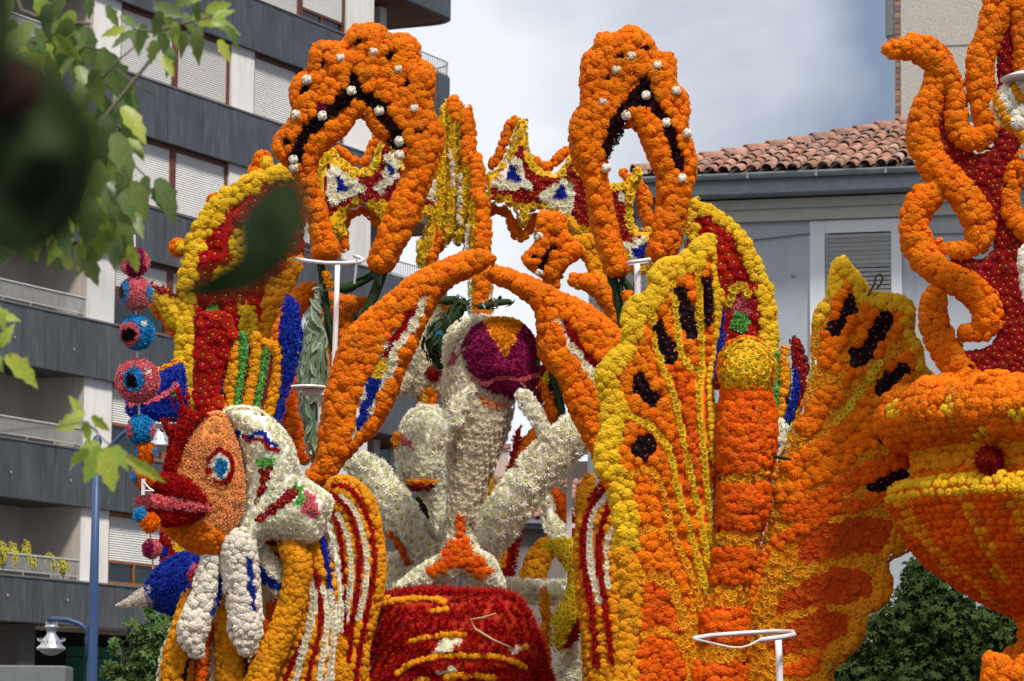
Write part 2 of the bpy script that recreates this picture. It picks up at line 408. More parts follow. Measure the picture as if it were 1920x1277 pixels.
# ------------------------------------------------------------------ planar helpers, photo-pixel coordinates
def resample(pts, step, closed=False):
    p = np.asarray(pts, float)
    if closed: p = np.vstack([p, p[:1]])
    d = np.concatenate([[0], np.cumsum(np.linalg.norm(np.diff(p[:, :2], axis=0), axis=1))])
    n = max(2, int(d[-1] / step) + 1)
    t = np.linspace(0, d[-1], n, endpoint=not closed)
    return np.stack([np.interp(t, d, p[:, k]) for k in range(p.shape[1])], 1)
def spline(pts, closed=False, k=6):
    p = np.asarray(pts, float); n = len(p); out = []
    rngi = range(n if closed else n - 1)
    for i in rngi:
        p0 = p[(i - 1) % n] if closed or i > 0 else 2 * p[0] - p[1]
        p1 = p[i]; p2 = p[(i + 1) % n]
        p3 = p[(i + 2) % n] if closed or i + 2 < n else 2 * p[-1] - p[-2]
        for j in range(k):
            t = j / k
            out.append(.5 * ((2 * p1) + (p2 - p0) * t + (2 * p0 - 5 * p1 + 4 * p2 - p3) * t * t + (3 * p1 - p0 - 3 * p2 + p3) * t ** 3))
    if not closed: out.append(p[-1])
    return np.array(out)
def inpoly(poly, x, y):
    poly = np.asarray(poly, float); c = np.zeros(x.shape, bool); j = len(poly) - 1
    for i in range(len(poly)):
        xi, yi = poly[i]; xj, yj = poly[j]
        if yi != yj: c ^= ((yi > y) != (yj > y)) & (x < (xj - xi) * (y - yi) / (yj - yi) + xi)
        j = i
    return c
def segdist(pl, x, y, closed=False):
    pl = np.asarray(pl, float)[:, :2]
    if closed: pl = np.vstack([pl, pl[:1]])
    d = np.full(x.shape, 1e9)
    for a, b in zip(pl[:-1], pl[1:]):
        v = b - a; L2 = (v * v).sum() + 1e-9
        t = np.clip(((x - a[0]) * v[0] + (y - a[1]) * v[1]) / L2, 0, 1)
        d = np.minimum(d, np.hypot(x - a[0] - t * v[0], y - a[1] - t * v[1]))
    return d
# zones: Pz(polygon, style) Sz(stroke, width, style) Cz(x, y, rx, ry, style); style = (kind, colour, size in px)
def Pz(poly, st): return ('P', np.asarray(poly, float), st)
def Sz(pts, w, st): return ('S', spline(pts, k=4), w, st)
def Cz(x, y, rx, ry, st): return ('C', (x, y, rx, ry), st)
def zone_of(zones, x, y):
    z = np.zeros(x.shape, int)
    for i, q in enumerate(zones):
        if q[0] == 'P': m = inpoly(q[1], x, y)
        elif q[0] == 'S': m = segdist(q[1], x, y) < q[2] / 2
        else:
            cx, cy, rx, ry = q[1]; m = ((x - cx) / rx) ** 2 + ((y - cy) / ry) ** 2 < 1
        z[m] = i + 1
    return z
def is_row(q): return q[0] == 'S' and q[2] < q[-1][2] * 1.3
def clear_of(zones, zi, x, y, size):
    m = np.ones(x.shape, bool)
    for j, q in enumerate(zones):
        if j + 1 == zi: continue
        if q[0] == 'S': 
            if j + 1 > zi: m &= segdist(q[1], x, y) > q[2] / 2 + size * .12
        elif j + 1 > zi:
            k = size * .17
            for ox, oy in ((k, 0), (-k, 0), (0, k), (0, -k)): m &= zone_of([q], x + ox, y + oy) == 0
    return m
def row_points(q, size):
    w = q[2]; n = max(1, int(round(w / (size * .80)))); p = resample(q[1][:, :2], size * .74)
    t = np.gradient(p, axis=0); t /= np.linalg.norm(t, axis=1)[:, None] + 1e-9; nn = np.stack([-t[:, 1], t[:, 0]], 1); xs = []
    for k in range(n):
        o = (k - (n - 1) / 2) * w / n * (1 if n > 1 else 0); xs.append(p + nn * o + (t * size * .37 if k % 2 else 0) + rng.normal(0, size * .06, p.shape))
    r = np.concatenate(xs); return r[:, 0], r[:, 1]
def hexgrid(x0, x1, y0, y1, sp, jit=.19):
    nx = int((x1 - x0) / sp) + 2; ny = int((y1 - y0) / (sp * .866)) + 2
    X, Y = np.meshgrid(np.arange(nx), np.arange(ny))
    x = x0 + (X + .5 * (Y % 2)) * sp; y = y0 + Y * sp * .866
    x = x + rng.normal(0, sp * jit, x.shape); y = y + rng.normal(0, sp * jit, y.shape)
    return x.ravel(), y.ravel()
NW = lambda nx, ny, nzc: np.stack([nx, -nzc, -ny], -1)     # pixel-space normal (x right, y down, z to camera) -> world
DENS = {'pompom': .74, 'marigold': .70, 'chrysanthemum': .74, 'daisy': .80, 'carnation': .80, 'spider': .72, 'strawflower': .88, 'rosebud': .86, 'leaf': .62, 'mapleleaf': .6}

def plate(fig, name, loop, T, R, style, zones=(), holes=(), dz=0.0, back=None, g=6.0, smooth_loop=True, extra=None, label=None, part=None, rim=True, lean=None):
    """a padded solid with the outline loop: T px of depth towards the camera, edges rounded over R px, dz px in front of the figure's plane.
    lean(x,y) gives additional px of depth (a plate turned out of the picture's plane)"""
    P = part or fig.part(name, label)
    lp = spline(loop, True, 4) if smooth_loop else np.asarray(loop, float)
    hl = [spline(h, True, 4) for h in holes]
    x0, y0 = lp.min(0) - 1; x1, y1 = lp.max(0) + 1
    gx = np.arange(x0, x1 + g, g); gy = np.arange(y0, y1 + g, g)
    X, Y = np.meshgrid(gx, gy)
    ins = inpoly(lp, X, Y)
    for h in hl: ins &= ~inpoly(h, X, Y)
    d = segdist(resample(lp, 5, True), X, Y, True)
    for h in hl: d = np.minimum(d, segdist(resample(h, 5, True), X, Y, True))
    d = np.where(ins, d, 0)
    H = T * np.sqrt(np.clip(1 - (1 - np.clip(d / R, 0, 1)) ** 2, 0, 1))
    if extra is not None: H = H + extra(X, Y) * np.clip(d / R, 0, 1)
    LN = lean(X, Y) if lean is not None else np.zeros_like(X)
    def samp(A, x, y):
        fx = np.clip((x - gx[0]) / g, 0, len(gx) - 1.001); fy = np.clip((y - gy[0]) / g, 0, len(gy) - 1.001)
        i = fx.astype(int); j = fy.astype(int); a = fx - i; b = fy - j
        return A[j, i] * (1 - a) * (1 - b) + A[j, i + 1] * a * (1 - b) + A[j + 1, i] * (1 - a) * b + A[j + 1, i + 1] * a * b
    zones = list(zones); styles = [style] + [z[-1] for z in zones]
    s = fig.s
    # body
    idx = -np.ones(X.shape, int); ok = ins & (d > min(style[2] * .34, R * .4)); idx[ok] = np.arange(ok.sum()); nf = ok.sum()
    bk = (back if back is not None else T * .5)
    VF = W(X[ok], Y[ok], fig.Y - (H[ok] + LN[ok] + dz) * s); HB = H[ok] / max(T, 1) * bk
    VB = W(X[ok], Y[ok], fig.Y + (HB - LN[ok] - dz) * s + .004)
    c00 = idx[:-1, :-1]; c10 = idx[:-1, 1:]; c11 = idx[1:, 1:]; c01 = idx[1:, :-1]
    q = (c00 >= 0) & (c10 >= 0) & (c11 >= 0) & (c01 >= 0)
    Q = np.stack([c00[q], c01[q], c11[q], c10[q]], 1)
    zc = zone_of(zones, (X[:-1, :-1] + g / 2)[q], (Y[:-1, :-1] + g / 2)[q])
    fm = [bed_mat(st[1]) for st in styles]
    mats = []; mi = []
    for m in fm:
        if m not in mats: mats.append(m)
        mi.append(mats.index(m))
    mi = np.array(mi)
    # boundary edges
    e = {}
    for f in Q:
        for a, b in ((f[0], f[1]), (f[1], f[2]), (f[2], f[3]), (f[3], f[0])):
            if (b, a) in e: del e[(b, a)]
            else: e[(a, b)] = 1
    side = [(b, a, a + nf, b + nf) for a, b in e]
    F = [tuple(f) for f in Q] + [tuple(f[::-1] + nf) for f in Q] + side
    if len(F): P.base(np.vstack([VF, VB]), F, mats, np.concatenate([mi[zc], np.full(len(Q) + len(side), mi[0])]))
    # blooms on the face
    for zi, st in enumerate(styles):
        kind, colr, size = st[:3]
        sp = size * DENS[kind]
        row = zi > 0 and is_row(zones[zi - 1])
        x, y = row_points(zones[zi - 1], size) if row else hexgrid(x0, x1, y0, y1, sp)
        m = inpoly(lp, x, y)
        for h in hl: m &= ~inpoly(h, x, y)
        x, y = x[m], y[m]
        if not len(x): continue
        m = zone_of(zones, x, y) == zi
        x, y = x[m], y[m]
        if not len(x): continue
        m = clear_of(zones, zi, x, y, size) if not row else np.ones(x.shape, bool)
        x, y = x[m], y[m]
        if not len(x): continue
        dd = samp(d, x, y); m = dd > size * (.25 if row else .40); x, y = x[m], y[m]
        if not len(x): continue
        h = samp(H, x, y); ln = samp(LN, x, y)
        ex = 3.0
        nx = -(samp(H + LN, x + ex, y) - samp(H + LN, x - ex, y)) / (2 * ex); ny = -(samp(H + LN, x, y + ex) - samp(H + LN, x, y - ex)) / (2 * ex)
        sz = size * rng.uniform(.80, 1.24, len(x))
        P.add(W(x, y, fig.Y - (h + ln + dz + sz * .10 + (4.5 if row else 0) + rng.uniform(-.08, .10, len(x)) * size) * s), NW(nx, ny, np.ones_like(nx)), sz * s, kind, colr)
    # blooms round the edge
    if rim:
        for L_ in [lp] + hl:
            sz0 = style[2]; rows = max(1, int((T * .55 + bk) / (sz0 * .8)) + 1)
            area = .5 * np.sum(L_[:, 0] * np.roll(L_[:, 1], -1) - np.roll(L_[:, 0], -1) * L_[:, 1])
            sg = 1 if area > 0 else -1
            if L_ is not lp: sg = -sg
            for r in range(rows):
                q_ = resample(L_, sz0 * .8, True); t = np.roll(q_, -1, 0) - np.roll(q_, 1, 0); t /= np.linalg.norm(t, axis=1)[:, None] + 1e-9
                nx, ny = t[:, 1] * sg, -t[:, 0] * sg
                zdep = T * .42 - r * sz0 * .8
                if r % 2:
                    q_ = q_ + t * sz0 * .4
                f = zdep / max(T, 1) if zdep > 0 else zdep / max(bk, 1)
                f = max(-1, min(1, f)); inset = (1 - math.sqrt(max(0, 1 - f * f))) * min(R, sz0 * 1.5)
                px = q_[:, 0] - nx * (inset + sz0 * .33); py = q_[:, 1] - ny * (inset + sz0 * .33)
                zi = zone_of(zones, q_[:, 0] - nx * (sz0 * .5 + inset), q_[:, 1] - ny * (sz0 * .5 + inset))
                ln = samp(LN, px, py)
                for k in set(zi):
                    st = styles[k]; mk = zi == k; rep = max(1, int(round(sz0 / st[2])))
                    for rr in range(rep):
                        o = (rr - (rep - 1) / 2) * st[2] * .85; oz = rng.uniform(-.5, .5) * (sz0 - st[2]) if rep > 1 else 0
                        sz = st[2] * rng.uniform(.85, 1.15, mk.sum())
                        P.add(W(px[mk] + t[mk, 0] * o, py[mk] + t[mk, 1] * o, fig.Y - (zdep + oz + ln[mk] + dz) * s), NW(nx[mk], ny[mk], np.full(mk.sum(), .9 * f + .25)), sz * s, st[0], st[1])
    return P

def tube(fig, name, path, style, zones=(), fz=1.0, dz=0.0, label=None, part=None, seg=12, allround=False, cap=(True, True), blooms=True, mat=None):
    """a round limb: path rows (x, y, radius[, px towards camera])"""
    P = part or fig.part(name, label)
    p = np.array([list(q) + [0] * (4 - len(q)) for q in path], float)
    c = spline(p, k=5) if len(p) > 2 else resample(p, 6)
    c = resample(c, 5); c[:, 3] += dz
    P3 = np.stack([c[:, 0], c[:, 1], c[:, 3]], 1); r = c[:, 2]
    t = np.gradient(P3, axis=0); t /= np.linalg.norm(t, axis=1)[:, None] + 1e-9
    rows = [(P3[i], r[i], t[i], 0.0) for i in range(len(c))]
    capf = lambda i, sg: [(P3[i] + t[i] * sg * r[i] * math.sin(a), r[i] * math.cos(a), t[i], sg * math.sin(a)) for a in (.35, .7, 1.05, 1.35)]
    if cap[0]: rows = capf(0, -1)[::-1] + rows
    if cap[1]: rows = rows + capf(-1, 1)
    C3 = np.array([q[0] for q in rows]); RR = np.array([q[1] for q in rows]); TT = np.array([q[2] for q in rows]); SN = np.array([q[3] for q in rows])
    zc = np.array([0, 0, 1.0])
    B1 = np.cross(TT, zc); B1 /= np.linalg.norm(B1, axis=1)[:, None] + 1e-9    # in the picture plane
    B2 = np.cross(B1, TT); B2[B2[:, 2] < 0] *= -1
    s = fig.s; zones = list(zones); styles = [style] + [z[-1] for z in zones]
    n = len(rows); A = np.arange(seg) * 2 * math.pi / seg
    ca, sa = np.cos(A), np.sin(A)
    V = C3[:, None, :] + (B1[:, None, :] * ca[None, :, None] + B2[:, None, :] * sa[None, :, None] * fz) * (RR - np.minimum(RR * .42, max(q[2] for q in styles) * .42))[:, None, None]
    V = V.reshape(-1, 3)
    F = []; fc = []
    for i in range(n - 1):
        for j in range(seg):
            k = (j + 1) % seg; F.append((i * seg + j, i * seg + k, (i + 1) * seg + k, (i + 1) * seg + j))
    F.append(tuple(range(seg))[::-1]); F.append(tuple((n - 1) * seg + j for j in range(seg)))
    Fc = np.array([V[list(f)[:4]].mean(0) for f in F])
    z = zone_of(zones, Fc[:, 0], Fc[:, 1]); frontf = np.array([(j % seg) < seg / 2 for _ in range(n - 1) for j in range(seg)] + [True, True]); z[~frontf] = 0
    mats = []; mi = []
    for st in styles:
        m = bed_mat(st[1]) if mat is None else mat
        if m not in mats: mats.append(m)
        mi.append(mats.index(m))
    P.base(W(V[:, 0], V[:, 1], fig.Y - V[:, 2] * s), F, mats, np.array(mi)[z])
    if not blooms: return P
    S = np.concatenate([[0], np.cumsum(np.linalg.norm(np.diff(C3, axis=0), axis=1) + np.abs(np.diff(RR)) * .6)])
    for zi, st in enumerate(styles):
        kind, colr, size = st[:3]; sp = size * DENS[kind]
        pos = sp * .3; row = 0
        pts = []; nr = []
        while pos < S[-1]:
            cc = np.array([np.interp(pos, S, C3[:, k]) for k in range(3)]); rr = np.interp(pos, S, RR); sn = np.interp(pos, S, SN)
            b1 = np.array([np.interp(pos, S, B1[:, k]) for k in range(3)]); b2 = np.array([np.interp(pos, S, B2[:, k]) for k in range(3)]); tt = np.array([np.interp(pos, S, TT[:, k]) for k in range(3)])
            rr = max(rr - .30 * size, rr * .30)
            m = max(1, int(round(2 * math.pi * rr * (1 + fz) / 2 / sp))) if rr > sp * .22 else 1
            ang = (np.arange(m) + .5 * (row % 2)) * 2 * math.pi / m + rng.normal(0, .13 * sp / max(rr, 4), m)
            keep = np.ones(m, bool) if allround else np.sin(ang) > -.45
            ang = ang[keep]
            if len(ang):
                nn = b1[None] * np.cos(ang)[:, None] + b2[None] * np.sin(ang)[:, None] * fz
                q = cc[None] + nn * rr + tt[None] * rng.normal(0, sp * .22, (len(ang), 1))
                nn = b1[None] * np.cos(ang)[:, None] * fz + b2[None] * np.sin(ang)[:, None]
                co = math.sqrt(max(0, 1 - sn * sn))
                pts.append(q); nr.append(nn * co + tt[None] * sn)
            pos += sp * .88; row += 1
        if not pts: continue
        q = np.concatenate(pts); nn = np.concatenate(nr)
        z = zone_of(zones, q[:, 0], q[:, 1]); z[nn[:, 2] < -.1] = 0
        m = z == zi
        m &= clear_of(zones, zi, q[:, 0], q[:, 1], size) | (nn[:, 2] < -.1)
        q = q[m]; nn = nn[m]
        if not len(q): continue
        sz = size * rng.uniform(.84, 1.18, len(q)); q = q + nn * (rng.uniform(-.05, .12, len(q)) * size)[:, None]
        P.add(W(q[:, 0], q[:, 1], fig.Y - q[:, 2] * s), NW(nn[:, 0], nn[:, 1], nn[:, 2]), sz * s, kind, colr)
    return P

def ball(fig, name, x, y, r, style, zones=(), dz=0.0, part=None, label=None, ry=None):
    P = part or fig.part(name, label); ry = ry or r; r = max(r - style[2] * .25, r * .5); ry = max(ry - style[2] * .25, ry * .5)
    u = np.linspace(0, math.pi, 11); v = np.arange(18) * 2 * math.pi / 18; V = []
    for a in u:
        for b in v: V.append((x + r * .93 * math.sin(a) * math.cos(b), y + ry * .93 * math.cos(a), r * .93 * math.sin(a) * math.sin(b) + dz))
    V = np.array(V); F = []
    for i in range(10):
        for j in range(18): F.append((i * 18 + j, i * 18 + (j + 1) % 18, (i + 1) * 18 + (j + 1) % 18, (i + 1) * 18 + j))
    styles = [style] + [z[-1] for z in zones]
    Fc = np.array([V[list(f)].mean(0) for f in F]); z = zone_of(zones, Fc[:, 0], Fc[:, 1]); z[Fc[:, 2] < dz] = 0
    mats = []; mi = []
    for st in styles:
        m = bed_mat(st[1])
        if m not in mats: mats.append(m)
        mi.append(mats.index(m))
    P.base(W(V[:, 0], V[:, 1], fig.Y - V[:, 2] * fig.s), F, mats, np.array(mi)[z])
    for zi, st in enumerate(styles):
        kind, colr, size = st[:3]; sp = size * DENS[kind]
        n = int(4 * math.pi * r * ry / (sp * sp * .866)); i = np.arange(n) + .5
        ph = np.arccos(1 - 2 * i / n); th = math.pi * (1 + 5 ** .5) * i
        d = np.stack([np.cos(th) * np.sin(ph), np.cos(ph), np.sin(th) * np.sin(ph)], 1) + rng.normal(0, .05 * sp / r, (n, 3))
        q = d * np.array([r, ry, r]) + np.array([x, y, dz])
        z = zone_of(zones, q[:, 0], q[:, 1]); z[d[:, 2] < 0] = 0
        m = (z == zi) & (d[:, 2] > -.5)
        q = q[m]; d = d[m]
        if not len(q): continue
        sz = size * rng.uniform(.85, 1.15, len(q))
        P.add(W(q[:, 0], q[:, 1], fig.Y - q[:, 2] * fig.s), NW(d[:, 0], d[:, 1], d[:, 2]), sz * fig.s, kind, colr)
    return P

# solid mesh helper in world coordinates
class MB:
    def __init__(s): s.V = []; s.F = []
    def box(s, pts8):
        b = len(s.V); s.V += [tuple(p) for p in pts8]
        s.F += [tuple(b + i for i in f) for f in ((0, 3, 2, 1), (4, 5, 6, 7), (0, 1, 5, 4), (1, 2, 6, 5), (2, 3, 7, 6), (3, 0, 4, 7))]; return s
    def abox(s, x0, x1, y0, y1, z0, z1, tf=None):
        p = [(x0, y0, z0), (x1, y0, z0), (x1, y1, z0), (x0, y1, z0), (x0, y0, z1), (x1, y0, z1), (x1, y1, z1), (x0, y1, z1)]
        return s.box([tf(*q) for q in p] if tf else p)
    def poly(s, pts): b = len(s.V); s.V += [tuple(p) for p in pts]; s.F.append(tuple(range(b, b + len(pts)))); return s
    def pipe(s, pts, r, n=8, closed=False):
        pts = [Vector(p) for p in pts]; m = len(pts); b = len(s.V)
        rr = r if hasattr(r, '__len__') else [r] * m
        for i, p in enumerate(pts):
            if closed: t = pts[(i + 1) % m] - pts[i - 1]
            else: t = pts[min(i + 1, m - 1)] - pts[max(i - 1, 0)]
            t.normalize(); a = t.orthogonal() if abs(t.z) > .9 else t.cross(Vector((0, 0, 1)))
            if abs(t.z) > .9: a = t.cross(Vector((0, 1, 0)))
            a.normalize(); c = t.cross(a)
            for j in range(n): s.V.append(tuple(p + (a * math.cos(6.2832 * j / n) + c * math.sin(6.2832 * j / n)) * rr[i]))
        for i in range(m if closed else m - 1):
            k = (i + 1) % m
            for j in range(n): s.F.append((b + i * n + j, b + i * n + (j + 1) % n, b + k * n + (j + 1) % n, b + k * n + j))
        if not closed:
            s.F.append(tuple(b + j for j in range(n))[::-1]); s.F.append(tuple(b + (m - 1) * n + j for j in range(n)))
        return s
    def lathe(s, c, prof, n=24, tf=None):
        b = len(s.V)
        for r, z in prof:
            for j in range(n): s.V.append((c[0] + r * math.cos(6.2832 * j / n), c[1] + r * math.sin(6.2832 * j / n), c[2] + z))
        for i in range(len(prof) - 1):
            for j in range(n): s.F.append((b + i * n + j, b + i * n + (j + 1) % n, b + (i + 1) * n + (j + 1) % n, b + (i + 1) * n + j))
        s.F.append(tuple(b + j for j in range(n))[::-1]); s.F.append(tuple(b + (len(prof) - 1) * n + j for j in range(n)))
        return s
    def mesh(s, name, mat, smooth=False):
        me = bpy.data.meshes.new(name); me.from_pydata(s.V, [], s.F); me.materials.append(mat)
        if smooth: me.polygons.foreach_set('use_smooth', [True] * len(s.F))
        me.update(); return me
    def obj(s, name, mat, parent=None, smooth=False, bevel=0, origin=None):
        me = s.mesh(name, mat, smooth)
        if bevel:
            bm = bmesh.new(); bm.from_mesh(me); bmesh.ops.recalc_face_normals(bm, faces=bm.faces)
            bmesh.ops.bevel(bm, geom=list(bm.edges), offset=bevel, segments=1, affect='EDGES', clamp_overlap=True); bm.to_mesh(me); bm.free()
        else:
            bm = bmesh.new(); bm.from_mesh(me); bmesh.ops.recalc_face_normals(bm, faces=bm.faces); bm.to_mesh(me); bm.free()
        if smooth: me.polygons.foreach_set('use_smooth', [True] * len(me.polygons))
        o = bpy.data.objects.new(name, me); COL.objects.link(o)
        if parent: o.parent = parent; 
        if parent and origin is None: me.transform(Matrix.Translation(-parent_loc(parent)))
        return o
def parent_loc(o):
    l = Vector((0, 0, 0))
    while o: l += o.location; o = o.parent
    return l
def empty(name, loc, label, cat, group=None):
    o = bpy.data.objects.new(name, None); o.empty_display_size = .3; COL.objects.link(o); o.location = loc
    return tag(o, label, cat, group)
# ================================================================== the place: ground and buildings
def struct(o): o['kind'] = 'structure'; return o
asphalt = plain('asphalt', (.05, .05, .052), rough=.9, bump=.3, bscale=8)
m = MB(); m.poly([(-900, -60, 0), (900, -60, 0), (900, 1600, 0), (-900, 1600, 0)]); struct(m.obj('ground', asphalt))
m = MB(); m.abox(-60, -8, 58, 130, -.05, .13); struct(m.obj('pavement', plain('paving', (.30, .29, .27), bump=.2)))

def frame(az, px, py, depth):
    e = Vector((math.sin(az), math.cos(az), 0)); n = Vector((math.cos(az), -math.sin(az), 0))
    P0 = WV(px, py, depth); P0.z = 0
    tf = lambda t, o, z: tuple(P0 + e * t + n * o + Vector((0, 0, z)))
    return e, n, P0, tf
def tparts(mesh_mb, name, mat, parent, n=1, **k): return mesh_mb.obj(name, mat, parent, **k)

# ---- apartment block on the left
white_pl = plain('white_plaster', (.84, .81, .76), rough=.85, noise=.05, nscale=.7, stain=(.58, .53, .46), bump=.06, bscale=30)
beige_pl = plain('beige_plaster', (.66, .58, .50), rough=.85, noise=.05, nscale=.6, stain=(.5, .42, .35))
slate = plain('slate_cladding', (.072, .078, .084), rough=.42, spec=.5, noise=.22, nscale=2.2, bump=.1, bscale=25, stretch=(1, 1, .35), stain=(.16, .18, .19), stain_scale=3.0)
shut_w = plain('shutter_white', (.80, .78, .73), rough=.55, noise=.04, nscale=1)
brown_w = plain('brown_frame', (.15, .045, .025), rough=.5, noise=.15)
oak_w = plain('oak_frame', (.33, .13, .045), rough=.45, noise=.2)
glass_d = plain('dark_glass', (.02, .028, .028), rough=.06, spec=.9, noise=.3)
steel_g = plain('grey_steel', (.48, .47, .45), rough=.5, metal=.1)
soffit_b = plain('brown_soffit', (.16, .075, .05), rough=.7, noise=.1)
shade_m = plain('painted_shade', (.012, .012, .013), rough=.9)  # near-black colour that stands in for deep shade
AZ = math.radians(25.98)
eB, nB, PB, tB = frame(AZ, 130, 700, 78.6)
blk = empty('apartment_block', tB(8, -6, 0), 'white apartment block with dark slate parapet bands and roller shutters behind the float', 'apartment block')
PT = [5.61, 8.63, 11.66, 14.66, 17.71, 20.68, 23.7]       # parapet tops
PBt = [4.60, 7.32, 10.32, 13.37, 16.33, 19.36, 22.36]
m = MB()
m.abox(.78, 14.53, -12, -.30, 4.6, 27, tB)
m.abox(14.53, 17.1, -12, -1.55, 4.6, 27, tB)
m.abox(-14, .78, -12, -1.65, 4.6, 27, tB)
m.obj('core_wall', beige_pl, blk)
m = MB()
for z0, z1 in zip([0] + PT, PBt + [27]):
    if z0 > 4:
        for a, b in ((.80, 1.98), (7.13, 8.23), (13.03, 14.53)):
            m = MB(); m.abox(a, b, -.29, -.10, z0, z1, tB); m.obj('pillar', white_pl, blk)
        m = MB(); m.abox(.785, .80, -1.64, -.10, z0, z1, tB); m.obj('side_wall', beige_pl, blk)
        m = MB(); m.abox(16.75, 17.12, -1.54, -1.1, z0, z1, tB); m.obj('pillar', white_pl, blk)
        m = MB(); m.abox(14.56, 16.5, -1.54, -1.47, z0, z1 - .25, tB); m.obj('balcony_door', brown_w, blk)
        m = MB(); m.abox(-14, 14.5, -1.6 if z0 < 0 else -.28, -.22, z1 - .05, z1 - .004, tB); 
# slate bands: one panel after another with open joints
slab_core = plain('slab_edge', (.10, .10, .105), rough=.8)
pan = {}
for k, (z0, z1) in enumerate(zip(PBt, PT)):
    m = MB(); m.abox(-14, 14.56, -1.60, -.03, z0 + .012, z1 - .03, tB)
    m.obj('parapet', slab_core, blk)
    m = MB(); m.abox(-14, 14.56, -.10, .05, z1 - .028, z1 + .012, tB); m.obj('coping', plain('coping', (.16, .16, .16), rough=.6), blk)
    t = -4.2; q = 0
    while t < 14.5:
        w = (.86, .62, .74)[q % 3] if k else .42
        w = min(w, 14.56 - t)
        m = MB(); m.abox(t + .005, t + w - .005, -.03, .022 + .006 * (q % 2), z0, z1 - .035, tB)
        m.obj('panel', slate, blk); t += w; q += 1
    # curved balcony end
    if k >= 2:
        out_ = [(14.58, -.02)] + [(18.7 + .95 * math.sin(a), -.97 + .95 * math.cos(a)) for a in np.linspace(0, math.pi / 2, 7)] + [(19.65, -4.0)]
        inn = [(14.58, -.16)] + [(18.7 + .81 * math.sin(a), -.97 + .81 * math.cos(a)) for a in np.linspace(0, math.pi / 2, 7)] + [(19.51, -4.0)]
        m = MB()
        for (a, b, c, d) in zip(out_[:-1], out_[1:], inn[1:], inn[:-1]):
            m.box([tB(*a, z0), tB(*b, z0), tB(*c, z0), tB(*d, z0), tB(*a, z1), tB(*b, z1), tB(*c, z1), tB(*d, z1)])
        m.obj('balcony_parapet', slate, blk)
        m = MB(); pts = inn + [(14.58, -4.0)]
        m.poly([tB(*p, z0 + .03) for p in pts]); m.poly([tB(*p, z0 + .30) for p in pts]); m.obj('balcony_soffit', soffit_b, blk)
        rl = MB(); rr = [((a[0] + b[0]) / 2, (a[1] + b[1]) / 2) for a, b in zip(out_, inn)]
        rl.pipe([tB(*p, z1 + .42) for p in rr], .022, 5); rl.pipe([tB(*p, z1 + .06) for p in rr], .014, 4)
        dd = resample(np.array(rr), .13)
        for p in dd: rl.pipe([tB(p[0], p[1], z1), tB(p[0], p[1], z1 + .42)], .011, 4)
        rl.obj('railing', steel_g, blk)
def shutter_mesh(tf, a, b, o, z0, z1, pitch=.055):
    m = MB(); z = z1; i = 0
    while z > z0 + pitch * .5:
        zb = max(z0, z - pitch)
        m.poly([tf(a, o, z), tf(a, o + .016, z - pitch * .45), tf(b, o + .016, z - pitch * .45), tf(b, o, z)])
        m.poly([tf(a, o + .016, z - pitch * .45), tf(a, o, zb), tf(b, o, zb), tf(b, o + .016, z - pitch * .45)]); z = zb
    return m
def window_bank(tf, parent, a, b, z0, z1, drops, frm, mull=.24, o=-.19):
    w = MB(); w.abox(a, a + .09, o - .06, o + .04, z0, z1, tf); w.abox(b - .09, b, o - .06, o + .04, z0, z1, tf)
    w.abox(a + .09, b - .09, o - .06, o + .04, z1 - .10, z1, tf); w.abox(a + .09, b - .09, o - .06, o + .05, z0, z0 + .07, tf)
    c = (a + b) / 2; w.abox(c - mull / 2, c + mull / 2, o - .06, o + .03, z0 + .07, z1 - .10, tf)
    W_ = w.obj('window', frm, parent)
    for (p, q), d in zip(((a + .09, c - mull / 2), (c + mull / 2, b - .09)), drops):
        zb = z1 - .10 - (z1 - z0 - .17) * d
        g = MB(); g.abox(p, q, o - .055, o - .045, z0 + .07, z1 - .1, tf); g.obj('pane', glass_d, W_)
        if d < 1:
            s = MB(); s.abox(p, q, o - .04, o + .0, zb - .05, zb, tf); s.abox((p + q) / 2 - .03, (p + q) / 2 + .03, o - .04, o, z0 + .07, zb - .05, tf); s.obj('sash', frm, W_)
        if d > 0: shutter_mesh(tf, p, q, o - .02, zb, z1 - .1).obj('roller_shutter', shut_w, W_)
drops = {5: ((.8, 1), (1, .82)), 4: ((1, 1), (1, 1)), 3: ((1, 1), (1, .9)), 2: ((.45, .45), (.8, 1)), 1: ((.55, .5), (1, 1)), 0: ((.68, .68), (.6, .8))}
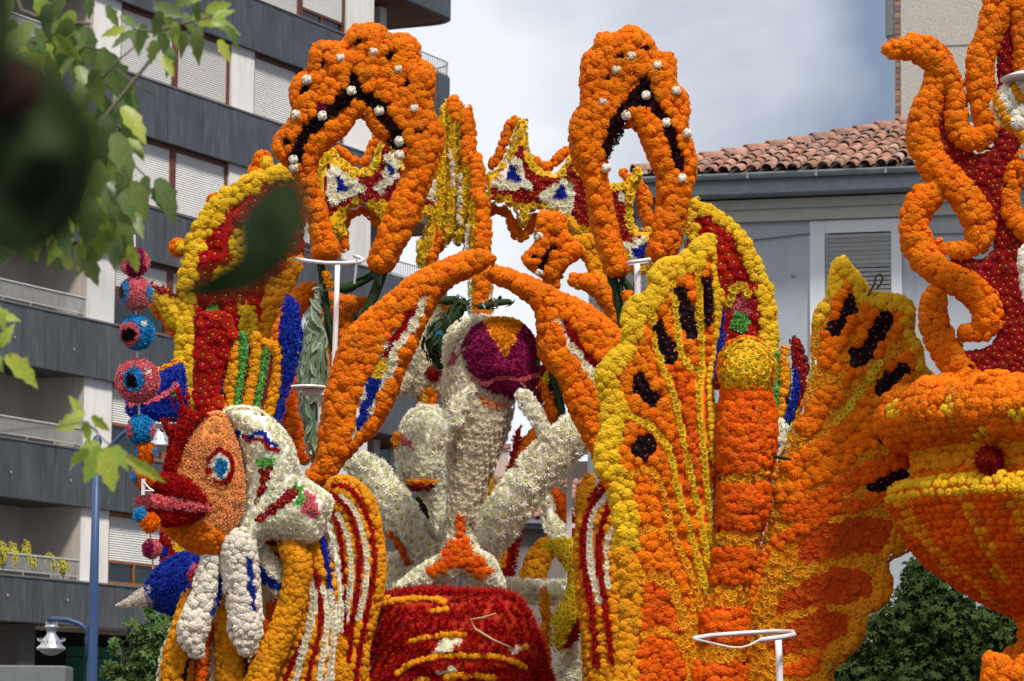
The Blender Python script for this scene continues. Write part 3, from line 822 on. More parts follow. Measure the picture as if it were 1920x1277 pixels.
for k in range(6):
    z0, z1 = PT[k] + .015, PBt[k + 1] - .004
    window_bank(tB, blk, 2.0, 7.11, z0, z1, drops[k][0], oak_w if k < 2 else brown_w)
    window_bank(tB, blk, 8.25, 13.01, z0, z1, drops[k][1], oak_w if k < 2 else brown_w)
    # loggia back wall door, ceiling and railing
    w = MB()
    for a, b in ((-3.1, -3.0), (-2.15, -2.05), (-1.20, -1.08)): w.abox(a, b, -1.64, -1.56, z0 - .9, z1 - .3, tB)
    w.abox(-3.0, -1.2, -1.64, -1.57, z1 - .3, z1 - .22, tB)
    D = w.obj('door', brown_w, blk)
    for a, b in ((-3.0, -2.15), (-2.05, -1.20)):
        g = MB(); g.abox(a, b, -1.635, -1.61, z0 - .9, z1 - .3, tB); g.obj('pane', glass_d, D)
        shutter_mesh(tB, a, b, -1.60, z0 + (.1 if k > 1 else 1.1), z1 - .3).obj('roller_shutter', shut_w, D)
    rl = MB(); rl.pipe([tB(-5, -.10, z0 + .46), tB(.72, -.10, z0 + .46)], .032, 6); rl.pipe([tB(-5, -.10, z0 + .09), tB(.72, -.10, z0 + .09)], .016, 5)
    for i in range(82): rl.pipe([tB(-5 + i * .0705, -.10, z0 + .09), tB(-5 + i * .0705, -.10, z0 + .46)], .014, 4)
    for i in range(6): rl.pipe([tB(-4.8 + i * 1.1, -.10, z0), tB(-4.8 + i * 1.1, -.10, z0 + .09)], .018, 5)
    rl.obj('railing', steel_g, blk)
    for tt in (-2.3, 0.1):
        s = MB(); s.lathe(Vector(tB(tt, .05, PBt[k] + .55)), [(.01, -.04), (.022, -.015), (.022, .015), (.01, .03)], 8); s.obj('drain_spout', plain('spout', (.35, .32, .28)), blk)
m = MB(); m.abox(17.13, 23, -9, -2.0, 0, 14.4, tB); m.obj('side_wing', beige_pl, blk)
for z in (5.9, 8.9, 11.9):
    for t in (17.6, 20.2):
        m = MB(); m.abox(t, t + 1.7, -2.0, -1.95, z, z + 1.5, tB); wn_ = m.obj('window', brown_w, blk)
        m = MB(); m.abox(t + .1, t + 1.6, -1.95, -1.93, z + .1, z + 1.4, tB); m.obj('pane', glass_d, wn_)
m = MB(); m.abox(-14, 17.1, -12, -2.7, 0, 4.59, tB); m.obj('ground_floor', shade_m, blk)  # walls coloured near-black, shade under the slab put into the colour
# shop floor below the first slab, its shade painted near-black
m = MB(); m.abox(-14, 20, -2.6, -2.4, .15, 4.58, tB); m.obj('shop_front', shade_m, blk)
for q in (-.95, 6): m = MB(); m.abox(q, q + .6, -1.6, -.5, .15, 4.58, tB); m.obj('column', plain('column_stone', (.10, .09, .085), bump=.1), blk)
m = MB(); m.abox(2.0, 4.3, -1.2, -.7, 3.95, 4.18, tB); m.abox(2.0, 4.3, -1.21, -.72, 3.3, 3.93, tB); m.obj('green_sign', plain('sign_green', (.015, .10, .06)), blk)
m = MB(); m.abox(2.0, 4.3, -1.19, -.70, 2.75, 3.28, tB); m.obj('blue_sign', plain('sign_blue', (.015, .04, .15)), blk)
m = MB(); m.abox(.55, 1.6, -1.75, -1.6, .2, 3.2, tB); m.obj('shop_window', plain('shop_pane', (.10, .14, .12), rough=.2), blk)
# street cabinet bottom left
cb = MB(); cb.abox(-9.2, -7.0, 55.0, 56.0, 0, 3.05)
o = cb.obj('utility_cabinet', plain('cabinet', (.16, .17, .17), rough=.6), bevel=.02); tag(o, 'grey metal street cabinet top at the foot of the blue lamp post', 'cabinet')

# yellow shrubs on the lowest balcony
for i, (t, h, w_) in enumerate((t, h * 1.05, w_ * 1.35) for t, h, w_ in ((-3.15, .62, .34), (-2.75, .70, .30), (-2.38, .66, .30), (-1.85, .66, .2), (-1.3, .72, .18), (-1.12, .45, .2), (-.35, .52, .18), (.0, .45, .28), (.25, .40, .16))):
    P = Vector(tB(t, .02 - .2, PT[0] + .02)); px, py = project(np.array([P]))
    lb = ('bushy yellow-leaved shrub at the left end of', 'tall yellow-leaved shrub, second from the left end of', 'dense yellow-leaved shrub, third from the left end of', 'lone upright yellow-leaved shrub in the middle of', 'tall thin yellow-leaved shrub, fifth from the left end of', 'low yellow-leaved shrub beside the tall thin one on', 'slender yellow-leaved shrub, third from the right end of', 'broad low yellow-leaved shrub, second from the right end of', 'smallest yellow-leaved shrub, next to the white pillar of')[i] + ' the lowest balcony'
    f = Fig('balcony_shrub', lb, 'shrub', (px[0], py[0]), P.y, 'yellow shrubs on the lowest balcony')
    p = f.part('foliage'); st = MB(); st.pipe([P, P + Vector((0, 0, h))], .012, 4); f.solid('stem', st.mesh('stem', PM('leaf')))
    n = int(330 * w_ * h / .12); u = rng.normal(size=(n, 3)); u /= np.linalg.norm(u, axis=1)[:, None]; u *= rng.random((n, 1)) ** .4
    pos = np.array(P) + np.array([0, 0, h * .62]) + u * np.array([w_ * .55, w_ * .4, h * .45])
    p.add(pos, u + np.array([0, -.3, .3]), .085, 'leaf', 'olive'); f.done()

# ---- blue-grey house on the right
AZH = math.radians(107)
eH, nH, PH, tH = frame(AZH, 1205, 345, 51.9)
blue_pl = plain('bluegrey_render', (.43, .455, .49), rough=.9, noise=.05, nscale=.8, stain=(.33, .35, .37), bump=.2, bscale=18)
wht_tr = plain('pale_trim', (.70, .71, .72), rough=.8, noise=.04)
cream_tr = plain('cream_moulding', (.50, .48, .43), rough=.8, noise=.06)
zinc = plain('zinc_gutter', (.26, .29, .31), rough=.5, metal=.2, noise=.25, nscale=4, stretch=(1, 1, 4))
mortar = plain('roof_underlay', (.05, .035, .03), rough=.95)
hs = empty('tiled_house', tH(3, -3, 0), 'blue-grey rendered house with clay tile roof, zinc gutter and shuttered window', 'house')
eS = Vector((math.sin(math.radians(-20)), math.cos(math.radians(-20)), 0))
ZG = 10.43
wallc = Vector(tH(.35, -.62, 0)); farc = wallc + eS * 3.6
wR = Vector(tH(16, -.62, 0)); back = Vector(tH(16, -10, 0)); fb = Vector(tH(3, -10, 0))
ring = [wallc, wR, back, fb, farc]
m = MB(); b = len(m.V)
for z in (0, 10.12): m.V += [(p.x, p.y, z) for p in ring]
for i in range(5): m.F.append((i, (i + 1) % 5, 5 + (i + 1) % 5, 5 + i))
m.F.append((5, 6, 7, 8, 9)); m.obj('wall', blue_pl, hs)
m = MB(); m.abox(.35, 16, -.60, -.50, 9.78, 9.96, tH); m.abox(.35, 16, -.60, -.42, 9.96, 10.10, tH); m.obj('moulding', cream_tr, hs)
m = MB(); m.abox(-.05, 16, -.6, .0, 10.13, 10.28, tH); m.abox(-.05, 16, -.12, -.02, 10.281, ZG - .03, tH); m.abox(-.05, 16, -1.6, -.13, 10.281, ZG + .0, tH)
sc0 = Vector(tH(-.05, 0, 0)); sc1 = sc0 + eS * 4.6
nS = Vector((-eS.y, eS.x, 0));
if nS.x > 0: nS = -nS
pts = [sc0, sc1, sc1 - nS * .6, sc0 - nS * .6 + eH * .3]
m.box([(p.x, p.y, 10.13) for p in pts] + [(p.x, p.y, 10.28) for p in pts]); m.obj('eaves', plain('eaves_board', (.22, .25, .27), rough=.7, noise=.15, stretch=(1, 1, 3)), hs)
m = MB()
seg = [(.075 * math.sin(a), -.075 * math.cos(a)) for a in np.linspace(-math.pi / 2, math.pi / 2, 7)]
for (u0, v0), (u1, v1) in zip(seg[:-1], seg[1:]):
    m.poly([tH(-.15, .09 + u0, ZG - .02 + v0), tH(-.15, .09 + u1, ZG - .02 + v1), tH(16, .09 + u1, ZG - .02 + v1), tH(16, .09 + u0, ZG - .02 + v0)])
m.abox(-.15, 16, .150, .172, ZG - .035, ZG - .012, tH)
for i in range(9): m.abox(.6 + i * 1.05, .63 + i * 1.05, .0, .178, ZG - .10, ZG - .005, tH)
gA = [sc0 + nS * .1, sc1 + nS * .1]; m.pipe([(p.x, p.y, ZG - .06) for p in gA], .07, 8)
m.obj('gutter', zinc, hs)
TILE = {}
def tile_mesh(L_, w_, seg=6):
    k = (round(L_, 3), round(w_, 3))
    if k in TILE: return TILE[k]
    V = []; F = []
    for y, w, zo in ((0, w_, .03), (L_, w_ * .80, 0)):
        for r in (1, .80):
            for i in range(seg + 1):
                a = math.pi * i / seg; V.append((-w / 2 * math.cos(a) * r, y, w / 2 * math.sin(a) * .95 * r + zo))
    n = seg + 1
    for i in range(seg):
        F.append((i, i + 1, 2 * n + i + 1, 2 * n + i)); F.append((n + i, n + i + 1, i + 1, i)[::1])
    me = bpy.data.meshes.new('tile'); me.from_pydata(V, [], F); me.materials.append(clay); me.polygons.foreach_set('use_smooth', [True] * len(F)); me.update()
    TILE[k] = me; return me
m_, nt_ = new_mat('clay_tile')
def build_clay():
    N = nt_.nodes.new; L = nt_.links.new
    o = N('ShaderNodeOutputMaterial'); p = N('ShaderNodeBsdfPrincipled'); L(p.outputs[0], o.inputs[0]); p.inputs['Roughness'].default_value = .85
    oi = N('ShaderNodeObjectInfo'); r = N('ShaderNodeValToRGB'); cr = r.color_ramp
    cols = [(0, (.34, .16, .11)), (.3, (.42, .19, .13)), (.6, (.52, .27, .19)), (.85, (.30, .17, .13)), (1, (.56, .34, .26))]
    cr.elements[0].color = (*cols[0][1], 1); cr.elements[1].position = 1; cr.elements[1].color = (*cols[-1][1], 1)
    for q, c in cols[1:-1]: e = cr.elements.new(q); e.color = (*c, 1)
    L(oi.outputs['Random'], r.inputs[0])
    tcn = N('ShaderNodeTexCoord'); n = N('ShaderNodeTexNoise'); n.inputs['Scale'].default_value = 9; n.inputs['Detail'].default_value = 6; geo = N('ShaderNodeNewGeometry'); L(geo.outputs['Position'], n.inputs[0])
    mr = N('ShaderNodeMapRange'); mr.inputs[1].default_value = .44; mr.inputs[2].default_value = .62; mr.inputs[4].default_value = .7; L(n.outputs[0], mr.inputs[0])
    mx = N('ShaderNodeMix'); mx.data_type = 'RGBA'; mx.inputs[7].default_value = (.12, .10, .07, 1); L(mr.outputs[0], mx.inputs[0]); L(r.outputs[0], mx.inputs[6]); L(mx.outputs[2], p.inputs['Base Color'])
build_clay(); clay = m_; MATS['clay_tile'] = clay
def tiled(parent, O, e, b, pitch, width, rows, cond, tw=.215, tl=.36, cap=300):
    """barrel tiles on a slope: O eave corner, e along the eave, b horizontally up the slope"""
    up = Vector((b.x * math.cos(pitch), b.y * math.cos(pitch), math.sin(pitch))); nn = e.cross(up); 
    if nn.z < 0: nn = -nn
    base = parent_loc(parent); me = tile_mesh(tl * 1.22, tw * .90); ct = 0
    for j in range(rows):
        for i in range(int(width / tw)):
            t = (i + .5) * tw; u = j * tl
            if not cond(t, u) or ct >= cap: continue
            ct += 1
            p = O + e * (t + rng.normal(0, .013)) + up * (u - .07 + rng.normal(0, .028)) + nn * .02 - base
            o = bpy.data.objects.new('tile', me); R_ = Matrix((e, up, nn)).transposed() @ Matrix.Rotation(rng.normal(0, .05) + (.25 if rng.random() < .015 else 0), 3, 'Z') @ Matrix.Rotation(rng.normal(0, .025), 3, 'X')
            o.matrix_basis = Matrix.Translation(p) @ R_.to_4x4(); o.parent = parent; COL.objects.link(o)
    return up, nn
pR = math.radians(20)
O = Vector(tH(-.1, .10, ZG + .0)); bH = -nH
kh = .90
upH, nnH = tiled(hs, O, eH, bH, pR, 9.0, 11, lambda t, u: u * math.cos(pR) < (t) * kh)
m = MB()
Q = lambda t, u: tuple(O + eH * t + upH * u - nnH * .01)
tm = 10 * .36 / kh * math.cos(pR) ; m.poly([Q(-.25, 0), Q(16, 0), Q(16, 5.5), Q(5.5 * math.cos(pR) / kh - .38, 5.5)])
O2 = O; s1 = O + eS * 4.9
top = Vector(Q(5.5 * math.cos(pR) / kh, 5.5)); m.poly([tuple(O - nnH * .01), tuple(top), (s1.x, s1.y, ZG)])
m.obj('roof', mortar, hs)
hd = (top - O).normalized(); L0 = 0; base = parent_loc(hs)
while L0 < 6.0:
    me = tile_mesh(.46, .25); x = hd.cross(Vector((0, 0, 1))).normalized(); zz = x.cross(hd)
    if zz.z < 0: zz = -zz; x = -x
    o = bpy.data.objects.new('ridge_tile', me); o.matrix_basis = Matrix.Translation(O + hd * L0 + zz * .055 - base) @ Matrix((x, hd, zz)).transposed().to_4x4(); o.parent = hs; COL.objects.link(o); L0 += .40
# window of the house
def px_on(tfP, e, n, P0, px, py, o):
    r = Vector(rays(px, py).tolist()); c = Vector((0, 0, CAMZ)); q0 = P0 + n * o
    k = ((q0 - c).dot(n) + (0)) / r.dot(n); q = c + r * k; return (q - P0).dot(e), q.z
P0H = Vector((PH.x, PH.y, 0))
a0, zt = px_on(tH, eH, nH, P0H, 1519, 415, -.60); a1, _ = px_on(tH, eH, nH, P0H, 1691, 411, -.60)
b0, zo = px_on(tH, eH, nH, P0H, 1547, 438, -.60); b1, _ = px_on(tH, eH, nH, P0H, 1671, 436, -.60)
zb = zt - 2.25
w = MB(); w.abox(a0, b0, -.62, -.575, zb, zt, tH); w.abox(b1, a1, -.62, -.575, zb, zt, tH); w.abox(b0, b1, -.62, -.575, zo, zt, tH); w.abox(b0, b1, -.62, -.55, zb, zb + .2, tH)
WN = w.obj('window', wht_tr, hs, bevel=.004)
m = MB(); m.abox(b0, b0 + .05, -.617, -.60, zb + .2, zo, tH); m.obj('reveal', zinc, WN)
m = MB(); m.abox(b0, b1, -.617, -.612, zb + .2, zo, tH); m.obj('gap_shade', shade_m, WN)  # black sheet painted as the shade behind the slats
z = zo - .02; slm = plain('shutter_grey', (.30, .30, .29), rough=.6, noise=.12, nscale=5, stretch=(1, 1, 6)); i = 0
while z > zb + .25:
    hgt = .066; g = .006 if z > zo - .42 else .016
    m = MB(); m.abox(b0 + .055, b1 - .01, -.611, -.596 + .004 * (i % 2), z - hgt + g, z, tH); m.obj('slat', slm, WN); z -= hgt; i += 1
# shutters on the side wall
fS = lambda t, o, z: tuple(wallc + eS * t + nS * o + Vector((0, 0, z)))
w = MB(); w.abox(.3, 3.5, .0, .05, 7.0, 9.6, fS); GW = w.obj('gallery', wht_tr, hs)
for a, b in ((.4, 1.2), (1.3, 2.15), (2.3, 3.0), (3.06, 3.42)): shutter_mesh(fS, a, b, .055, 7.1, 9.5, .10).obj('roller_shutter', slm, GW)
# small wall anchors
for (px, py) in ((1447, 417), (1487, 517)):
    a, z = px_on(tH, eH, nH, P0H, px, py, -.62); m = MB(); m.lathe(Vector(tH(a, -.615, z)), [(.01, -.03), (.03, -.015), (.03, .015), (.01, .03)], 8); m.obj('wall_anchor', plain('spout', (.35, .32, .28)), hs)

m = MB(); m.pipe([tH(t, -.585, 9.55 - .05 * math.sin((t - .4) / 3.4 * math.pi * 2)) for t in np.linspace(.4, 7, 24)], .009, 5); m.obj('wall_cable', plain('cable_grey', (.12, .12, .12)), hs)
m = MB(); m.pipe([tH(.95, -.58, 9.75), tH(.95, -.58, 2)], .045, 8); m.obj('downpipe', zinc, hs)
# ---- tower block far right
eT, nT, PTt, tT = frame(math.radians(107), 1688, 200, 75)
peb = plain('pebble_dash', (.50, .455, .40), rough=.95, noise=.14, nscale=22, bump=.5, bscale=18)
brk = plain('brick_edge', (.26, .14, .10), rough=.9, noise=.3, nscale=3)
tw = empty('tower_block', tT(5, -5, 0), 'tan pebble-dashed tower block with brick corner rising behind the orange flame', 'tower block')
m = MB(); m.abox(0.012, 12, -10, 0, 0, 20.6, tT); m.obj('wall', peb, tw)
for z in (9.0, 14.33, 17.3): m = MB(); m.abox(.01, 12, .0, .012, z, z + .03, tT); m.obj('joint', plain('joint', (.2, .18, .16)), tw)
z = 11.0; i = 0
bm_ = [plain('brick_a', (.30, .15, .10), noise=.2), plain('brick_b', (.20, .12, .11), noise=.2), plain('brick_c', (.36, .21, .13), noise=.2)]
while z < 20.4:
    m = MB(); m.abox(-.11, .0, -.4, .02 + .01 * (i % 2), z + .008, z + .117, tT); m.obj('brick', bm_[(i * 7 + i // 3) % 3], tw); z += .125; i += 1
m = MB(); m.abox(-.105, -.001, -10, .01, 0, 20.5, tT); m.obj('corner_pier', brk, tw)
bg_ = plain('balcony_grey', (.28, .27, .26))
c = Vector(tT(-.12, -.3, 0)); m = MB(); m.lathe(c + Vector((0, 0, 17.62)), [(.16, -.22), (.22, -.12), (.22, 0), (.26, .02), (.26, 2.6)], 14); m.obj('balcony', bg_, tw)
m = MB(); m.lathe(c + Vector((0, 0, 12.6)), [(.16, -2.4), (.20, 0)], 14); m.obj('balcony', bg_, tw)
r_ = MB()
for q in range(4): r_.pipe([(c.x - .02 + (.17 + .03 * q) * math.cos(a), c.y + (.2 + .03 * q) * math.sin(a), 12.62 + q * .11 + .05 * math.sin(a * 1.5)) for a in np.linspace(1.2, 5.2, 10)], .022, 5)
r_.pipe([(c.x - .28, c.y - .1, 12.2), (c.x - .28, c.y - .1, 12.75), (c.x - .2, c.y - .15, 12.98), (c.x, c.y - .2, 13.02)], .022, 6)
r_.obj('railing', plain('rail_tan', (.24, .21, .16)), tw)

# ---- small tiled houses seen between the white arms
def small_house(name, label, az, px, py, Y, width, depth, pitch, rows, wallc_, eave=.35, chim=None):
    e = Vector((math.sin(az), math.cos(az), 0)); b = Vector((-e.y, e.x, 0)); O = WV(px, py, Y)
    h = empty(name, O + e * width / 2 - Vector((0, 0, O.z)), label, 'house')
    def tf(t, o, z): return tuple(Vector((O.x, O.y, 0)) + e * t + b * o + Vector((0, 0, z)))
    m = MB(); m.abox(.2, width - .2, eave, depth, 0, O.z - .12, tf); m.obj('wall', wallc_, h)
    m = MB(); m.abox(.1, width - .1, .05, eave + .05, O.z - .26, O.z - .10, tf); m.obj('cornice', plain('grey_cornice', (.16, .155, .15)), h)
    m = MB(); m.abox(0, width, -.06, .04, O.z - .12, O.z - .02, tf); m.obj('gutter', zinc, h)
    up, nn = tiled(h, O, e, b, pitch, width, rows, lambda t, u: True, cap=300)
    m = MB(); m.poly([tuple(O), tuple(O + e * width), tuple(O + e * width + up * rows * .36), tuple(O + up * rows * .36)])
    P2 = O + b * 2 * rows * .36 * math.cos(pitch); m.poly([tuple(O + up * rows * .36), tuple(O + e * width + up * rows * .36), tuple(P2 + e * width), tuple(P2)]); m.obj('roof', mortar, h)
    if chim:
        t, u, w_, hh = chim; c = O + e * t + up * u
        m = MB(); m.abox(-w_ / 2, w_ / 2, -w_ / 2, w_ / 2, -1, hh, lambda x, y, z: tuple(c + Vector((x, y, z)))); ch = m.obj('chimney', plain('pale_chimney', (.5, .4, .33)), h)
        m = MB(); m.abox(-w_ * .7, w_ * .7, -w_ * .7, w_ * .7, hh, hh + .12, lambda x, y, z: tuple(c + Vector((x, y, z)))); m.obj('chimney_cap', clay, ch)
    return h
small_house('tiled_house', 'low cream house with pink clay tiles seen under the right white arm', math.radians(98), 935, 1008, 92, 6.0, 6, math.radians(27), 15, plain('cream_wall', (.48, .44, .38)))
small_house('tiled_house', 'distant brick-red roof with a chimney right of the dolphin tail', math.radians(70), 880, 968, 88, 3.2, 6, math.radians(30), 9, plain('dark_wall', (.2, .17, .15)), chim=(1.6, 2.4, .35, .75))  # wall in a plain dark brown-grey

# ---- trees behind
def tree(label, px, py, Y, blobs, leafc, nleaf, base_y, lsize=14):
    f = Fig('maple_tree', label, 'tree', (px, base_y), Y)
    c0 = WV(px, py, Y); r = Vector((c0.x, c0.y, 0))
    m = MB(); m.pipe([r, r + Vector((.1, 0, c0.z * .4)), c0], [.16, .12, .05], 8)
    for (bx, by, br) in blobs:
        p = WV(bx, by, Y); m.pipe([r.lerp(c0, .6), r.lerp(p, .7) + Vector((0, .1, c0.z * .2)), p], [.08, .05, .015], 6)
    f.solid('trunk', m.mesh('trunk', plain('bark', (.09, .075, .06), rough=.9, bump=.5, bscale=12)))
    p = f.part('crown'); s = Y / FPX; pos = []; nr = []; tot = sum(b[2] ** 2 for b in blobs)
    for (bx, by, br) in blobs:
        n = int(nleaf * br * br / tot); u = rng.normal(size=(n, 3)); u /= np.linalg.norm(u, axis=1)[:, None]
        k = (.55 + .45 * rng.random((n, 1))) * (1 + .18 * np.sin(u[:, :1] * 9 + by) * np.cos(u[:, 2:] * 8 + bx))
        pos.append(np.array(WV(bx, by, Y)) + u * k * br * s); nr.append(u * .5 + rng.normal(0, .45, (n, 3)) + np.array([0, -.25, .35]))
    p.add(np.concatenate(pos), np.concatenate(nr), lsize * s * rng.uniform(.45, 1.35, sum(map(len, pos))), 'mapleleaf', leafc)
    f.done(); return f
tree('dark green maple between the butterfly wing and the orange urn', 1760, 1250, 38, [(1600, 1270, 60), (1640, 1215, 60), (1700, 1180, 75), (1760, 1170, 90), (1830, 1220, 90), (1740, 1110, 55), (1700, 1260, 80), (1890, 1270, 80), (1780, 1290, 90), (1880, 1190, 60), (1940, 1230, 70), (1725, 1075, 34), (1620, 1300, 70)], 'leaftree', 9000, 1700, 19)
tree('young maple with loose green leaves beside the blue lamp post', 285, 1260, 36, [(290, 1235, 44), (255, 1250, 36), (320, 1245, 40), (305, 1185, 30), (222, 1212, 17), (205, 1255, 18), (285, 1290, 44), (330, 1170, 30), (258, 1190, 20), (240, 1165, 10), (285, 1150, 14), (232, 1280, 26)], 'leaf', 620, 1700, 22)

# ---- blue street lamp
bluep = plain('blue_paint', (.035, .07, .17), rough=.45, noise=.15, nscale=3); alum = plain('cast_aluminium', (.55, .56, .57), rough=.32, metal=.7, noise=.1)
YL = 34; sL = YL / FPX
lb = WV(172, 1290, YL); lamp = empty('street_lamp', (lb.x, lb.y, 0), 'blue street lamp post with two hanging aluminium lanterns left of the fish', 'street lamp')
tp = WV(182, 838, YL)
m = MB(); m.pipe([(lb.x, lb.y, 0), lb, WV(176, 1100, YL), tp], [.075, .052, .046, .032], 12); m.lathe(tp, [(.03, 0), (.045, .03), (.05, .06), (.035, .10), (.01, .12)], 10); m.obj('pole', bluep, lamp, smooth=True)
def lantern(arm, hx, hy):
    m = MB(); m.pipe([WV(x, y, YL) for x, y in arm], .024, 8); m.obj('arm', bluep, lamp, smooth=True)
    c = WV(hx, hy, YL); k = sL
    m = MB(); m.lathe(c, [(3 * k, 0), (12 * k, -3 * k), (14 * k, -5 * k), (10 * k, -9 * k), (8 * k, -16 * k), (9 * k, -20 * k), (15 * k, -27 * k), (19 * k, -33 * k), (20 * k, -38 * k), (27 * k, -44 * k), (27 * k, -48 * k), (22 * k, -50 * k)], 24)
    H = m.obj('lantern', alum, lamp, smooth=True)
    for i in range(14):
        a = 6.2832 * i / 14; q = Vector((math.cos(a), math.sin(a), 0))
        s = MB(); s.pipe([c + q * 19 * k + Vector((0, 0, -33 * k)), c + q * 25 * k + Vector((0, 0, -31 * k)), c + q * 26 * k + Vector((0, 0, -26 * k))], [1.6 * k, 1.4 * k, .5 * k], 5); s.obj('crown_spike', alum, H)
    for i in range(10):
        a = 6.2832 * i / 10; q = Vector((math.cos(a), math.sin(a), 0))
        s = MB(); s.pipe([c + q * 9 * k + Vector((0, 0, -6 * k)), c + q * 11 * k + Vector((0, 0, 4 * k))], [1.6 * k, .6 * k], 5); s.obj('crown_spike', alum, H)
    s = MB(); s.lathe(c + Vector((0, 0, -49 * k)), [(22 * k, 0), (17 * k, -5 * k), (8 * k, -9 * k), (1 * k, -10 * k)], 20); s.obj('glass', plain('lamp_glass', (.45, .46, .44), rough=.15), H, smooth=True)
lantern([(165, 1240), (163, 1195), (162, 1180), (150, 1170), (125, 1162), (97, 1160), (92, 1161), (96, 1168)], 97, 1170)
lantern([(183, 862), (200, 845), (228, 815), (262, 792), (290, 782), (300, 784)], 300, 790)
# ================================================================== the parade float
plat = plain('platform_skirt', (.10, .05, .03), rough=.9)
m = MB(); m.abox(-3.6, 4.6, 17.2, 27.5, .5, 1.92)
o = m.obj('float_platform', plat, bevel=.03); tag(o, 'long dark platform deck carrying the whole flower parade float', 'parade float')

k_ = lambda s: s * .79 if s > 16 else s
MO = lambda s=25: ('marigold', 'orange', k_(s)); MD = lambda s=25: ('marigold', 'deep', k_(s)); MG = lambda s=24: ('marigold', 'gold', k_(s)); MY = lambda s=24: ('marigold', 'yellow', k_(s))
CW = lambda s=20: ('chrysanthemum', 'white', s); CC = lambda s=20: ('chrysanthemum', 'cream', s)
DY = lambda s=15: ('daisy', 'yellow', s); DL = lambda s=15: ('daisy', 'lemon', s); DG = lambda s=15: ('daisy', 'gold', s)
K = lambda c, s=10: ('carnation', c, s); SR = lambda s=15: ('strawflower', 'crimson', s); RB = lambda c, s=13: ('rosebud', c, s); SP = lambda c, s=15: ('spider', c, s)
LF = lambda c='leafdark', s=30: ('leaf', c, s)
steel_w = plain('white_tube', (.72, .68, .68), rough=.35, noise=.04, spec=.5)

# ---------------------------------------------------------------- two tall orange arches
GA = 'tall orange marigold arches'
f = Fig('flower_arch', 'tall orange arch with maroon inner band, the one before the apartment block', 'flower arch', (640, 1500), 22, GA)
def spots(L_, st, r): return [Cz(x, y, r, r, st) for x, y in L_]
wh_l = [(575, 150), (638, 108), (700, 96), (746, 129), (776, 203), (555, 215), (604, 217), (659, 170), (711, 208), (748, 265), (749, 291), (550, 300), (551, 315)]
plate(f, 'arch_body', [(590, 488), (578, 420), (563, 370), (545, 325), (515, 292), (512, 265), (530, 237), (545, 215), (541, 180), (549, 150), (574, 128), (580, 92), (602, 77), (640, 76), (650, 56), (680, 44), (714, 46), (730, 62), (757, 60), (782, 76), (790, 108), (810, 122), (818, 150), (813, 200), (830, 235), (834, 268), (818, 320), (800, 370), (782, 420), (760, 460), (737, 503), (712, 514), (692, 500), (697, 465), (717, 410), (737, 360), (757, 322), (752, 298), (728, 274), (700, 252), (677, 220), (655, 247), (625, 272), (604, 290), (595, 314), (598, 340), (610, 380), (624, 430), (637, 470), (625, 487)],
      34, 38, MO(25), [Sz([(557, 298), (570, 262), (600, 222), (632, 196), (652, 180), (664, 152)], 25, K('black', 13)), Sz([(664, 150), (672, 172), (702, 190), (722, 212), (736, 240), (752, 272)], 24, K('black', 13)), Cz(600, 205, 13, 9, K('purple', 12)), Cz(722, 226, 15, 13, K('maroon', 12))] + spots([(670, 78), (731, 101), (605, 115), (570, 168), (763, 153), (783, 247), (536, 268)], K('black', 12), 8), back=26, g=7)
for x, y in wh_l:
    ball(f, 'white_pompom', x, y, 8.5, ('pompom', 'snow', 9), dz=39)
for pth in ([(601, 492, 13), (607, 540, 13), (614, 590, 12), (625, 650, 12)], [(716, 512, 18), (703, 550, 17), (684, 592, 17), (662, 650, 14)]): tube(f, 'leafy_stem', pth, LF('leafdark', 40))
tube(f, 'leafy_stem', [(608, 520, 13), (640, 540, 16), (672, 530, 15), (705, 512, 14)], LF('leafdark', 44))
tube(f, 'sheath', [(612, 515, 8), (616, 532, 8)], K('gold', 9), dz=16); tube(f, 'sheath', [(700, 524, 9), (690, 560, 8)], K('gold', 9), dz=17) if False else None
f.done()
f = Fig('flower_arch', 'tall orange arch with dark inner band, the one before the open sky', 'flower arch', (1180, 1500), 22, GA)
wh_r = [(1156, 131), (1184, 105), (1131, 190), (1232, 122), (1268, 170), (1211, 179), (1175, 216), (1249, 230), (1279, 335), (1137, 315), (1289, 250)]
plate(f, 'arch_body', [(1138, 512), (1120, 470), (1105, 410), (1096, 350), (1072, 300), (1067, 250), (1074, 215), (1087, 195), (1086, 150), (1091, 108), (1112, 88), (1117, 66), (1150, 60), (1176, 48), (1202, 54), (1226, 76), (1232, 95), (1256, 96), (1268, 120), (1271, 155), (1285, 167), (1293, 195), (1292, 240), (1306, 288), (1306, 322), (1296, 370), (1286, 420), (1272, 470), (1240, 492), (1213, 480), (1222, 430), (1229, 380), (1229, 335), (1210, 288), (1196, 252), (1183, 240), (1166, 260), (1147, 290), (1140, 312), (1144, 350), (1154, 400), (1166, 450), (1180, 500), (1162, 520)],
      34, 38, MO(24), [Sz([(1140, 292), (1146, 258), (1160, 225), (1182, 190), (1206, 160)], 22, K('maroon', 13)), Sz([(1206, 152), (1222, 195), (1246, 222), (1262, 262), (1275, 314)], 20, K('maroon', 13)), Cz(1207, 180, 16, 26, K('black', 12))] + spots([(1139, 147), (1165, 105), (1205, 92)], K('black', 11), 7), back=26, g=7)
for x, y in wh_r: ball(f, 'white_pompom', x, y, 8.5, ('pompom', 'snow', 9), dz=38)
tube(f, 'leafy_stem', [(1146, 512, 14), (1156, 545, 14), (1165, 600, 14)], LF('leafdark', 40)); tube(f, 'leafy_stem', [(1165, 520, 10), (1185, 548, 12), (1195, 570, 8)], LF('leafdark', 38))
ball(f, 'marigold_bud', 1178, 556, 11, MO(18), dz=14)
f.done()

